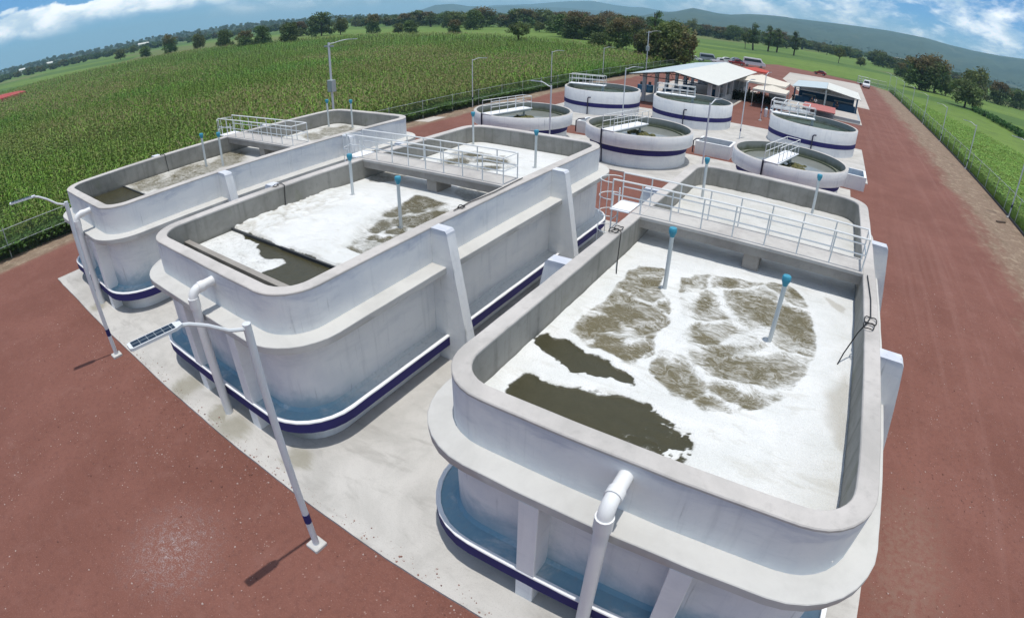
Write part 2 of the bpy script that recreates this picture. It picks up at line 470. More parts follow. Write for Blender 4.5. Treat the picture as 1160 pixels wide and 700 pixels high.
# chain-link: real wire pattern, open between the wires
_m, t = mat('chain link wire', 0.5)
t.b.inputs['Base Color'].default_value = (0.10, 0.14, 0.13, 1)
uv = t.n('ShaderNodeTexCoord').outputs['Object']
s2 = t.n('ShaderNodeSeparateXYZ')
t.link(uv, s2.inputs[0])
a = t.math('ADD', s2.outputs[1], s2.outputs[2])
b_ = t.math('SUBTRACT', s2.outputs[1], s2.outputs[2])
wires = []
for q in (a, b_):
    f = t.math('FRACT', t.math('MULTIPLY', q, 13.0))
    wires.append(t.math('LESS_THAN', f, 0.07))
hit = t.math('MAXIMUM', wires[0], wires[1])
t.link(hit, t.b.inputs['Alpha'])
M['link'] = _m

# ------------------------------------------------------------------ mesh helpers


class MB:
    def __init__(self):
        self.v, self.f, self.mi = [], [], []

    def add(self, vs, fs, mi=0):
        o = len(self.v)
        self.v += [tuple(q) for q in vs]
        self.f += [tuple(i + o for i in f) for f in fs]
        self.mi += [mi] * len(fs)
        return self

    def box(self, x0, x1, y0, y1, z0, z1, mi=0, bev=0.0):
        if bev:
            b = bev
            pts = []
            for z, i in ((z0, b), (z0 + b, 0), (z1 - b, 0), (z1, b)):
                X0, X1, Y0, Y1 = x0 + i, x1 - i, y0 + i, y1 - i
                k = 0.0 if i else b
                pts.append([(X0 + k, Y0, z), (X1 - k, Y0, z), (X1, Y0 + k, z), (X1, Y1 - k, z), (X1 - k, Y1, z), (X0 + k, Y1, z), (X0, Y1 - k, z), (X0, Y0 + k, z)])
            return self.loft(pts, mi, True)
        vs = [(x, y, z) for z in (z0, z1) for x, y in ((x0, y0), (x1, y0), (x1, y1), (x0, y1))]
        return self.add(vs, [(3, 2, 1, 0), (4, 5, 6, 7), (0, 1, 5, 4), (1, 2, 6, 5), (2, 3, 7, 6), (3, 0, 4, 7)], mi)

    def loft(self, rings, mi=0, caps=False, closed=True):
        n = len(rings[0])
        vs = [q for r in rings for q in r]
        fs = []
        for k in range(len(rings) - 1):
            for i in range(n if closed else n - 1):
                j = (i + 1) % n
                fs.append((k * n + i, k * n + j, (k + 1) * n + j, (k + 1) * n + i))
        if caps:
            fs.append(tuple(reversed(range(n))))
            fs.append(tuple((len(rings) - 1) * n + i for i in range(n)))
        return self.add(vs, fs, mi)

    def tube(self, pts, r, n=8, mi=0, r1=None):
        pts = [Vector(q) for q in pts]
        rings = []
        prev = None
        for i, q in enumerate(pts):
            d = (pts[min(i + 1, len(pts) - 1)] - pts[max(i - 1, 0)]).normalized()
            if prev is None:
                up = Vector((0, 0, 1)) if abs(d.z) < 0.9 else Vector((1, 0, 0))
                a = d.cross(up).normalized()
            else:
                a = (prev - d * prev.dot(d)).normalized()
            prev = a
            b = d.cross(a)
            rr = r if r1 is None else r + (r1 - r) * i / (len(pts) - 1)
            rings.append([q + (a * math.cos(2 * math.pi * k / n) + b * math.sin(2 * math.pi * k / n)) * rr for k in range(n)])
        return self.loft(rings, mi, True)

    def prism(self, poly, z0, z1, mi=0):
        return self.loft([[(x, y, z0) for x, y in poly], [(x, y, z1) for x, y in poly]], mi, True)

    def build(self, name, mats, parent=None, smooth=False, loc=None):
        me = bpy.data.meshes.new(name)
        me.from_pydata(self.v, [], self.f)
        for m in (mats if isinstance(mats, (list, tuple)) else [mats]):
            me.materials.append(m)
        if any(self.mi):
            me.polygons.foreach_set('material_index', self.mi)
        if smooth:
            me.polygons.foreach_set('use_smooth', [True] * len(me.polygons))
            try:
                me.set_sharp_from_angle(angle=R(40))
            except Exception:
                pass
        me.update()
        o = bpy.data.objects.new(name, me)
        C.objects.link(o)
        if parent:
            o.parent = parent
        if loc:
            o.location = loc
        return o


def tag(o, label=None, cat=None, group=None, kind=None):
    for k, v in (('label', label), ('category', cat), ('group', group), ('kind', kind)):
        if v:
            o[k] = v
    return o


def thing(name, label, cat, loc=(0, 0, 0), rz=0.0, group=None):
    o = bpy.data.objects.new(name, None)
    o.empty_display_size = 0.3
    C.objects.link(o)
    o.location = loc
    o.rotation_euler = (0, 0, rz)
    return tag(o, label, cat, group)


def dup(root, loc=None, rz=None, label=None, group=None, scale=None):
    r = root.copy()
    C.objects.link(r)
    if loc is not None:
        r.location = loc
    if rz is not None:
        r.rotation_euler = (0, 0, rz)
    if scale is not None:
        r.scale = scale
    tag(r, label, None, group)
    for ch in list(root.children):
        c = ch.copy()
        C.objects.link(c)
        c.parent = r
        for g in list(ch.children):
            d = g.copy()
            C.objects.link(d)
            d.parent = c
    return r


def uneven(o, z, amp):
    """hand-cast edges: the outline wanders a few millimetres"""
    a = np.array(o)
    dx = (fbm(a[:, 0] * 1.7 + z * 9, a[:, 1] * 1.7, 4, 801) - .5) * 2 * amp
    dy = (fbm(a[:, 0] * 1.7, a[:, 1] * 1.7 + z * 9, 4, 802) - .5) * 2 * amp
    return [(float(x), float(y)) for x, y in zip(a[:, 0] + dx, a[:, 1] + dy)]


def rrect(x0, x1, y0, y1, r, off=0.0, n=8):
    """rounded rectangle outline, pushed out by off, counter-clockwise"""
    x0, x1, y0, y1, r = x0 - off, x1 + off, y0 - off, y1 + off, max(0.05, r + off)
    out = []
    side = {-90: (y1 - y0, 0, 1), 0: (x1 - x0, -1, 0), 90: (y1 - y0, 0, -1), 180: (x1 - x0, 1, 0)}
    for cx, cy, a0 in ((x1 - r, y0 + r, -90), (x1 - r, y1 - r, 0), (x0 + r, y1 - r, 90), (x0 + r, y0 + r, 180)):
        for k in range(n + 1):
            a = R(a0 + 90.0 * k / n)
            out.append((cx + r * math.cos(a), cy + r * math.sin(a)))
        ln, ux, uy = side[a0]
        lx, ly = out[-1]
        m_ = 50 if ln > 12 else 20
        for k in range(1, m_):
            out.append((lx + ux * (ln - 2 * r) * k / m_, ly + uy * (ln - 2 * r) * k / m_))
    return out


def at_z(o, z):
    return [(x, y, z) for x, y in o]


def circ(cx, cy, r, z, n=72):
    return [(cx + r * math.cos(2 * math.pi * k / n), cy + r * math.sin(2 * math.pi * k / n), z) for k in range(n)]


def sheet(name, poly, z, m, label=None, kind='structure'):
    mb = MB()
    mb.add([(x, y, z) for x, y in poly], [tuple(range(len(poly)))])
    o = mb.build(name, m)
    return tag(o, label, None, None, kind)

# ------------------------------------------------------------------ noise on arrays


def _hash(ix, iy, seed):
    h = (ix.astype(np.int64) * 374761393 + iy.astype(np.int64) * 668265263 + seed * 1442695041) & 0x7fffffff
    h = ((h ^ (h >> 13)) * 1274126177) & 0x7fffffff
    return ((h ^ (h >> 16)) & 0xffff) / 65535.0


def vnoise(x, y, seed=0):
    ix, iy = np.floor(x), np.floor(y)
    fx, fy = x - ix, y - iy
    fx, fy = fx * fx * (3 - 2 * fx), fy * fy * (3 - 2 * fy)
    a, b = _hash(ix, iy, seed), _hash(ix + 1, iy, seed)
    c, d = _hash(ix, iy + 1, seed), _hash(ix + 1, iy + 1, seed)
    return (a * (1 - fx) + b * fx) * (1 - fy) + (c * (1 - fx) + d * fx) * fy


def fbm(x, y, oct=4, seed=0, gain=0.5):
    s, a, n = 0.0, 1.0, 0.0
    for k in range(oct):
        s = s + a * vnoise(x * 2 ** k + 17.3 * k, y * 2 ** k - 9.1 * k, seed + k)
        n += a
        a *= gain
    return s / n


def sdf_poly(px, py, poly):
    """signed distance to a polygon, negative inside"""
    d = np.full(px.shape, 1e9)
    inside = np.zeros(px.shape, bool)
    n = len(poly)
    for i in range(n):
        ax, ay = poly[i]
        bx, by = poly[(i + 1) % n]
        ex, ey = bx - ax, by - ay
        wx, wy = px - ax, py - ay
        tt = np.clip((wx * ex + wy * ey) / (ex * ex + ey * ey + 1e-12), 0, 1)
        d = np.minimum(d, (wx - ex * tt) ** 2 + (wy - ey * tt) ** 2)
        cond = ((ay > py) != (by > py)) & (px < (bx - ax) * (py - ay) / (by - ay + 1e-12) + ax)
        inside ^= cond
    d = np.sqrt(d)
    return np.where(inside, -d, d)


def sdf_ell(px, py, e):
    cx, cy, ax, ay, bx, by = e
    det = ax * by - ay * bx
    dx, dy = px - cx, py - cy
    u, v = (dx * by - dy * bx) / det, (ax * dy - ay * dx) / det
    return np.sqrt(u * u + v * v) - 1.0


def sstep(x, a, b):
    t = np.clip((x - a) / (b - a), 0, 1)
    return t * t * (3 - 2 * t)


# ------------------------------------------------------------------ ground, yard, slabs
def big_disc(name, r, z, m):
    mb = MB()
    rings = [[(0.001 * math.cos(a), 0.001 * math.sin(a), z) for a in np.linspace(0, 2 * math.pi, 96, endpoint=False)]]
    for rr in (60, 250, 800, 2500, r):
        rings.append([(rr * math.cos(a), rr * math.sin(a), z) for a in np.linspace(0, 2 * math.pi, 96, endpoint=False)])
    mb.loft(rings)
    return mb.build(name, m)


tag(big_disc('ground', 10500.0, -0.02, M['grass']), 'green farmland reaching to the hills', kind='structure')
sheet('yard', [(-35.6, -60), (17.0, -60), (17.0, 176), (9, 190), (-20, 204), (-36, 150)], 0.0, M['gravel'], 'red gravel yard round the tanks')
sheet('field_soil', [(-330, -90), (-36.2, -90), (-36.2, 135), (-60, 150), (-120, 205), (-200, 205), (-330, 190)], -0.010, M['soil'], 'dark soil under the corn')
sheet('crop_soil', [(17.3, -20), (50, -20), (34.2, 85), (18.6, 164), (17.3, 164)], -0.008, M['soil'], 'dark soil under the leafy crop')


def slab(name, x0, x1, y0, y1, h, label, m='slab'):
    mb = MB().box(x0, x1, y0, y1, -0.05, h, 0, 0.0)
    return tag(mb.build(name, M[m]), label, kind='structure')


ex = np.linspace(-28.5, 3.75, 160)
ey = 4.15 + (fbm(ex * 1.1, ex * 0, 5, 820) - .5) * 0.05
ragged = [(float(a_), float(b_)) for a_, b_ in zip(ex, ey)] + [(3.75, 24.4), (-28.5, 24.4)]
tag(MB().prism(ragged, -0.05, 0.07).build('tank_pavement', M['slab']), 'pale concrete pavement under the rectangular tanks', kind='structure')
slab('front_pavement', -28.2, 2.75, 33.45, 41.9, 0.07, 'pale concrete pavement under the nearer round tanks')
slab('rear_pavement', -28.6, 4.24, 45.4, 60.6, 0.07, 'pale concrete pavement under the farther round tanks')
slab('canopy_pavement', -26.5, -12.3, 66.0, 98.0, 0.09, 'concrete floor of the long canopy', 'apron')
slab('shed_pavement', -6.5, 5.0, 80.8, 105.6, 0.09, 'concrete floor of the gabled shed', 'apron')
sheet('parking_apron', [(-4.5, 106.2), (7.4, 106.2), (8.0, 178), (-12.8, 171), (-12, 140)], 0.012, M['apron'], 'pale concrete apron behind the shed')
sheet('old_footing', [(-35.2, 38.6), (-33.7, 39.0), (-33.8, 41.8), (-35.1, 41.4)], 0.012, M['apron'], 'concrete patch beside the fence')

# ------------------------------------------------------------------ rectangular treatment tanks
H, WZ, TH = 4.35, 3.46, 0.36
TANKS = [
    dict(x0=-27.8, x1=-20.97, y0=5.55, y1=23.0, pil=(-22.35, -25.3), pipe=-23.3,
         label='farthest left rectangular white tank with murky brown scum inside', vents=[(-25.9, 12.5), (-25.0, 13.0), (-26.9, 21.6), (-25.1, 22.0)]),
    dict(x0=-16.8, x1=-9.25, y0=5.5, y1=23.0, pil=(-11.2, -13.98), pipe=-12.4,
         label='middle rectangular white tank with thick white foam inside', vents=[(-15.0, 12.85), (-11.42, 11.65), (-16.0, 21.9), (-11.3, 19.95)]),
    dict(x0=-5.08, x1=2.27, y0=5.45, y1=22.8, pil=(-2.70, -0.10), pipe=-1.38,
         label='nearest rectangular white tank with swirling foam and brown water', vents=[(-3.02, 12.35), (-0.09, 11.28), (-4.03, 20.3), (0.2, 21.6)]),
]
RZ_T, RZ_M, DY0, DY1 = 5.28, 4.82, 14.80, 15.95
FINS = (10.6, 17.62)


def railing(mb, xa, xb, y, zt, zm, zb, step=0.9, r=0.022):
    n = max(1, round(abs(xb - xa) / step))
    for k in range(n + 1):
        x = xa + (xb - xa) * k / n
        mb.tube([(x, y, zb), (x, y, zt)], r, 6)
    mb.tube([(xa, y, zt), (xb, y, zt)], r * 1.25, 6)
    mb.tube([(xa, y, zm), (xb, y, zm)], r, 6)


def make_tank(T):
    x0, x1, y0, y1 = T['x0'], T['x1'], T['y0'], T['y1']
    r = 1.1
    root = thing('treatment_tank', T['label'], 'tank', ((x0 + x1) / 2, (y0 + y1) / 2, 0), 0, 'rectangular treatment tanks')
    inv = Matrix.Translation((-(x0 + x1) / 2, -(y0 + y1) / 2, 0))

    def put(mb, name, m, parent=None, smooth=False):
        o = mb.build(name, m, parent or root, smooth)
        if parent is None:
            o.data.transform(inv)
        else:
            o.data.transform(inv)
        return o

    O = lambda d, z: at_z(uneven(rrect(x0, x1, y0, y1, r, d), round(z, 1), 0.013), z + 0.0)
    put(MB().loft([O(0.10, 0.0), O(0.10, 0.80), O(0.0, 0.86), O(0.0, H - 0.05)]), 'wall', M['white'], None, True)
    put(MB().loft([O(0.004, H - 0.06), O(0.004, H - 0.02), O(-0.015, H), O(-TH + 0.015, H), O(-TH - 0.004, H - 0.02), O(-TH - 0.004, H - 0.06)]), 'rim', M['rim'], None, True)
    put(MB().loft([O(-TH, H - 0.05), O(-TH, 1.6)]), 'inner_wall', M['inner'], None, True)
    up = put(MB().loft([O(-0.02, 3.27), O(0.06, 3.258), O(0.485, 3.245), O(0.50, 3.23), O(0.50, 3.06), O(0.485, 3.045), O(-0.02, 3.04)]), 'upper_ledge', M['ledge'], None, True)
    lo = put(MB().loft([O(0.0, 1.06), O(0.07, 0.965), O(0.49, 0.945), O(0.49, 0.90)]), 'lower_ledge', M['blue'], None, True)
    put(MB().loft([O(0.492, 0.935), O(0.502, 0.93), O(0.502, 0.64), O(0.48, 0.625), O(0.06, 0.63)]), 'band', M['navy'], lo, True)
    put(MB().loft([O(0.40, 0.953), O(0.405, 0.98), O(0.50, 0.98), O(0.506, 0.972), O(0.506, 0.938), O(0.494, 0.935)]), 'edge_trim', M['lip'], lo, True)
    for px in T['pil']:
        put(MB().box(px - 0.19, px + 0.19, y0 - 0.492, y0 + 0.05, 0.0, 3.042, 0, 0.012), 'pilaster', M['cleanwhite'])
    for fy in FINS:
        for s, xe in ((-1, x0), (1, x1)):
            prof = [(xe - s * 0.05, 0.0), (xe + s * 1.36, 0.0), (xe + s * 0.56, H - 0.09), (xe + s * 0.50, H - 0.02), (xe - s * 0.05, H - 0.012)]
            mb = MB().loft([[(x, fy, z) for x, z in prof], [(x, fy + 0.36, z) for x, z in prof]], 0, True)
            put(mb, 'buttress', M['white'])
    # walkway across the tank
    xi0, xi1 = x0 + TH - 0.01, x1 - TH + 0.01
    wk = put(MB().box(xi0, xi1, DY0, DY1, H - 0.10, H - 0.004, 0, 0.008), 'walkway', M['deck'])
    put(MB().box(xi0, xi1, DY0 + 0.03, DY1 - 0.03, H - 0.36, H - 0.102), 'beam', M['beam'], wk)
    xc = (x0 + x1) / 2 + 0.15
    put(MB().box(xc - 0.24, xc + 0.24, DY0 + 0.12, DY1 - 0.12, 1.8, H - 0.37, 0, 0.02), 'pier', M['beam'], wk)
    # railings, closed at the far end, running out to the ladder landing
    mb = MB()
    xa, xb = x0 - 0.64, x1 - 0.42
    for y in (DY0 + 0.12, DY1 - 0.12):
        railing(mb, xa, xb, y, RZ_T, RZ_M, H - 0.02)
    for z in (RZ_T, RZ_M):
        mb.tube([(xb, DY0 + 0.12, z), (xb, DY1 - 0.12, z)], 0.024, 6)
    put(mb, 'railing', M['rail'], None, True)
    put(MB().box(x0 - 0.66, x0 - 0.03, DY0 + 0.05, DY1 - 0.05, H - 0.03, H + 0.012, 0, 0.006), 'landing', M['lip'])
    mb = MB()
    ya, yb = DY0 + 0.30, DY1 - 0.30
    for y in (ya, yb):
        mb.tube([(x0 - 0.68, y, 0.05), (x0 - 0.68, y, RZ_M)], 0.025, 6)
    z = 0.3
    while z < H:
        mb.tube([(x0 - 0.68, ya, z), (x0 - 0.68, yb, z)], 0.016, 5)
        z += 0.3
    ld = put(mb, 'ladder', M['rail'], None, True)
    mb = MB()
    hoops = (2.3, 2.9, 3.5, 4.05, 4.6, 5.15)
    for z in hoops:
        pts = [(x0 - 0.68, ya - 0.12, z)]
        for k in range(11):
            a = math.pi * k / 10
            pts.append((x0 - 0.80 - 0.42 * math.sin(a), (ya + yb) / 2 - (yb - ya + 0.3) / 2 * math.cos(a), z))
        pts.append((x0 - 0.68, yb + 0.12, z))
        mb.tube(pts, 0.016, 5)
    for a in (0.25, 0.5, 0.75):
        a *= math.pi
        px, py = x0 - 0.80 - 0.42 * math.sin(a), (ya + yb) / 2 - (yb - ya + 0.3) / 2 * math.cos(a)
        mb.tube([(px, py, hoops[0]), (px, py, hoops[-1])], 0.014, 5)
    put(mb, 'safety_cage', M['rail'], ld, True)
    # overflow pipe on the short wall
    px = T['pipe']
    pts = [(px, y0 + 0.05, 4.02), (px, y0 - 0.42, 4.0)]
    for k in range(1, 6):
        a = R(90) * k / 5
        pts.append((px, y0 - 0.42 - 0.24 * math.sin(a), 3.76 + 0.24 * math.cos(a)))
    pts.append((px, y0 - 0.66, 0.05))
    pp = put(MB().tube(pts, 0.125, 14), 'overflow_pipe', M['pipe'], None, True)
    mb = MB()
    mb.tube([(px, y0 - 0.66, 3.80), (px, y0 - 0.66, 3.52)], 0.148, 14)
    mb.tube([(px, y0 - 0.30, 4.0), (px, y0 - 0.46, 4.0)], 0.146, 14)
    put(mb, 'pipe_collar', M['pipe'], pp, True)
    # vent pipes standing in the water
    for k, (vx, vy) in enumerate(T['vents']):
        tl = random.uniform(-0.04, 0.04)
        v = put(MB().tube([(vx, vy, 1.8), (vx + tl, vy + 0.02, 5.02)], 0.055, 10), 'vent_pipe', M['tubepipe'], None, True)
        mb = MB().loft([circ(vx + tl, vy + 0.02, rr, z, 14) for rr, z in ((0.05, 4.93), (0.062, 4.97), (0.098, 5.06), (0.102, 5.08), (0.102, 5.17), (0.085, 5.19))], 0, True)
        put(mb, 'cap', M['cap'], v, True)
    return root


tanks = [make_tank(T) for T in TANKS]

# baffle walls near the short ends of the first two tanks
for (xa, xb, y, zt, lab) in ((-16.45, -9.6, 6.62, 3.74, 'narrow concrete channel wall inside the middle foam tank'),):
    o = MB().box(xa, xb, y, y + 0.2, 1.8, zt, 0, 0.01).build('channel_wall', M['beam'])
    tag(o, lab, 'wall')
for (xa, xb, y, zt, lab) in ((-16.45, -9.6, 8.42, 3.56, 'dark scum board holding back the foam in the middle tank'), (-27.45, -21.3, 8.45, 3.52, 'thin scum board across the murky left tank')):
    o = MB().box(xa, xb, y, y + 0.06, 2.4, zt).build('scum_board', M['darksteel'])
    tag(o, lab, 'board')

# ------------------------------------------------------------------ water and foam
_m, t = mat('tank water and foam', 0.3)
foam, mud, tan = t.attr('foam'), t.attr('mud'), t.attr('tan')
n1 = t.noise(t.pos, 3.0, 7, 0.66, 0.5)
n2 = t.noise(t.pos, 14.0, 5, 0.65, 0.6)
n3 = t.noise(t.pos, 0.9, 4, 0.6, 0.6)
swirl = t.noise(t.vscale(t.pos, (0.75, 1.25, 1)), 1.5, 9, 0.62, 2.8)
lace = t.noise(t.vscale(t.pos, (0.7, 1.3, 1)), 2.6, 7, 0.6, 2.2)
vo = t.n('ShaderNodeTexVoronoi')
t.link(t.pos, vo.inputs['Vector'])
vo.inputs['Scale'].default_value = 28.0
bub = vo.outputs['Distance']
# quiet water: foam ends in a ragged edge; churned water: veils of foam thinning out over the brown
ff = t.math('ADD', foam, t.math('MULTIPLY', t.math('SUBTRACT', n1, 0.5), 0.55))
ff = t.math('ADD', ff, t.math('MULTIPLY', t.math('SUBTRACT', n2, 0.5), 0.50))
sharp = t.ramp(ff, 0.28, 0.74)
fv = t.math('ADD', foam, t.math('MULTIPLY', t.math('SUBTRACT', swirl, 0.5), 1.15))
fv = t.math('ADD', fv, t.math('MULTIPLY', t.math('SUBTRACT', lace, 0.5), 0.45))
rdg = t.math('SUBTRACT', 1.0, t.math('ABSOLUTE', t.math('SUBTRACT', t.math('MULTIPLY', lace, 2.0), 1.0)))
fv = t.math('ADD', fv, t.math('MULTIPLY', t.ramp(rdg, 0.86, 0.99), 0.30))
veil = t.math('POWER', t.ramp(fv, -0.02, 1.04), 1.1)
fmix = t.n('ShaderNodeMix', data_type='FLOAT')
t.link(mud, fmix.inputs[0]); t.link(sharp, fmix.inputs[2]); t.link(veil, fmix.inputs[3])
fac = fmix.outputs[0]
wat = t.mix(mud, t.mix(n1, (0.040, 0.038, 0.019), (0.066, 0.060, 0.032)), t.mix(swirl, (0.100, 0.088, 0.046), (0.185, 0.158, 0.094)))
whi = t.mix(t.ramp(n3, 0.3, 0.7), (0.75, 0.755, 0.74), (0.66, 0.67, 0.65))
flow = t.noise(t.vscale(t.pos, (0.9, 3.2, 1)), 1.0, 7, 0.6, 1.4)
whi = t.mix(t.math('MULTIPLY', t.ramp(flow, 0.50, 0.72), 0.42), whi, (0.47, 0.45, 0.39))
whi = t.mix(tan, whi, (0.38, 0.35, 0.29))
whi = t.mix(t.math('MULTIPLY', t.ramp(n2, 0.50, 0.8), 0.25), whi, (0.50, 0.49, 0.45))
whi = t.mix(t.math('MULTIPLY', t.ramp(bub, 0.35, 0.6), 0.08), whi, (0.40, 0.39, 0.35))
t.link(t.mix(fac, wat, whi), t.b.inputs['Base Color'])
t.link(t.math('ADD', t.math('MULTIPLY', fac, 0.65), t.math('ADD', 0.10, t.math('MULTIPLY', mud, 0.16))), t.b.inputs['Roughness'])
hgt = t.math('ADD', t.math('MULTIPLY', n1, 0.7), t.math('MULTIPLY', n2, 0.45))
hgt = t.math('SUBTRACT', hgt, t.math('MULTIPLY', t.math('MULTIPLY', bub, fac), 0.5))
bump(t, t.math('ADD', hgt, t.math('MULTIPLY', t.math('MULTIPLY', swirl, mud), 0.7)), 0.55, 0.06)
M['water'] = _m


def water_sheet(T, fn, step, label):
    x0, x1, y0, y1 = T['x0'] + TH - 0.05, T['x1'] - TH + 0.05, T['y0'] + TH - 0.05, T['y1'] - TH + 0.05
    nx, ny = int((x1 - x0) / step), int((y1 - y0) / step)
    X, Y = np.meshgrid(np.linspace(x0, x1, nx), np.linspace(y0, y1, ny))
    foam, mud, tan, dz = fn(X, Y)
    me = bpy.data.meshes.new('water')
    vs = np.stack([X, Y, WZ + dz], -1).reshape(-1, 3)
    i = np.arange(nx * ny).reshape(ny, nx)
    fs = np.stack([i[:-1, :-1], i[:-1, 1:], i[1:, 1:], i[1:, :-1]], -1).reshape(-1, 4)
    me.from_pydata(vs.tolist(), [], fs.tolist())
    for nm, a in (('foam', foam), ('mud', mud), ('tan', tan)):
        at = me.attributes.new(nm, 'FLOAT', 'POINT')
        at.data.foreach_set('value', np.ascontiguousarray(np.broadcast_to(a, X.shape), np.float32).ravel())
    me.polygons.foreach_set('use_smooth', [True] * len(me.polygons))
    me.materials.append(M['water'])
    o = bpy.data.objects.new('water', me)
    C.objects.link(o)
    return tag(o, label, None, None, 'structure')


# outlines of the dark pools, boiling patches and upwellings in the nearest tank (metres)
P1 = [(-4.3, 7.36), (-4.13, 7.5), (-3.9, 7.38), (-3.63, 7.36), (-3.38, 7.43), (-3.11, 7.63), (-2.83, 7.68), (-2.57, 7.68), (-2.22, 7.8), (-1.9, 7.82), (-1.56, 7.75), (-1.23, 7.64), (-0.95, 7.47), (-0.75, 7.25), (-0.68, 6.97), (-0.86, 6.5), (-1.17, 6.1), (-2.01, 6.0), (-3.08, 6.0), (-3.98, 6.2), (-4.3, 6.8)]
P2 = [(-4.7, 8.63), (-4.54, 8.81), (-4.26, 8.79), (-3.98, 8.89), (-3.55, 8.74), (-3.22, 8.69), (-2.95, 8.64), (-2.67, 8.57), (-2.28, 8.4), (-2.33, 8.21), (-2.6, 8.17), (-2.81, 8.14), (-3.02, 8.08), (-3.27, 8.05), (-3.51, 7.87), (-3.78, 8.04), (-4.06, 8.26), (-4.4, 8.26), (-4.59, 8.37)]
TA = [(-4.14, 13.29), (-3.42, 13.59), (-3.03, 12.31), (-2.66, 11.74), (-2.38, 10.72), (-2.48, 10.01), (-2.28, 9.35), (-2.46, 8.87), (-2.75, 8.76), (-3.11, 8.9), (-3.6, 8.98), (-4.22, 9.23), (-4.25, 9.74), (-4.15, 11.29), (-4.23, 12.83)]
TB = [(-2.88, 13.25), (-2.31, 13.96), (-1.07, 14.23), (0.02, 14.72), (0.51, 14.2), (0.87, 12.84), (1.05, 11.52), (0.93, 10.5), (0.66, 9.51), (0.25, 8.68), (-0.29, 8.3), (-0.77, 8.12), (-1.32, 8.19), (-1.85, 8.4), (-2.23, 8.84), (-2.3, 9.52), (-2.02, 9.89), (-2.01, 10.95), (-2.51, 11.85)]
UP = [(-0.63, 12.8, 0.68, -0.09, 0.0, -0.57), (0.39, 12.54, 0.53, -0.03, -0.02, -0.54), (-1.91, 12.13, 0.28, 0.18, 0.1, -0.39), (-2.5, 13.26, 0.17, 0.12, 0.08, -0.3), (-1.61, 13.86, 0.22, 0.15, 0.07, -0.32), (-0.3, 10.05, 0.94, 0.28, 0.05, -0.42), (-1.02, 10.39, 0.26, 0.11, 0.04, -0.21), (-0.58, 8.89, 0.35, -0.07, -0.01, -0.25), (-0.06, 8.89, 0.24, -0.01, -0.0, -0.25), (-1.75, 8.95, 0.41, -0.36, -0.12, -0.5), (-1.19, 8.63, 0.17, -0.22, -0.13, -0.29), (-0.83, 8.32, 0.23, 0.06, 0.03, -0.16), (-3.63, 10.61, 0.33, 0.08, 0.1, -0.31), (-3.79, 9.72, 0.22, 0.45, 0.16, -0.22), (-3.22, 9.26, 0.38, 0.04, 0.07, -0.26), (-2.67, 9.3, 0.3, 0.18, 0.09, -0.24), (-3.54, 12.56, 0.28, 0.19, 0.1, -0.29), (0.33, 14.26, 0.19, -0.11, -0.04, -0.33), (-1.4, 10.68, 0.22, 0.13, 0.06, -0.21)]
TAN_A = [(1.36, 9.98), (1.78, 10.96), (1.95, 10.49), (2.0, 8.71), (1.98, 8.17), (1.71, 8.33), (1.47, 9.02)]
TAN_B = [(1.0, 14.52), (1.21, 14.54), (1.68, 14.16), (1.61, 13.8), (1.23, 13.99)]


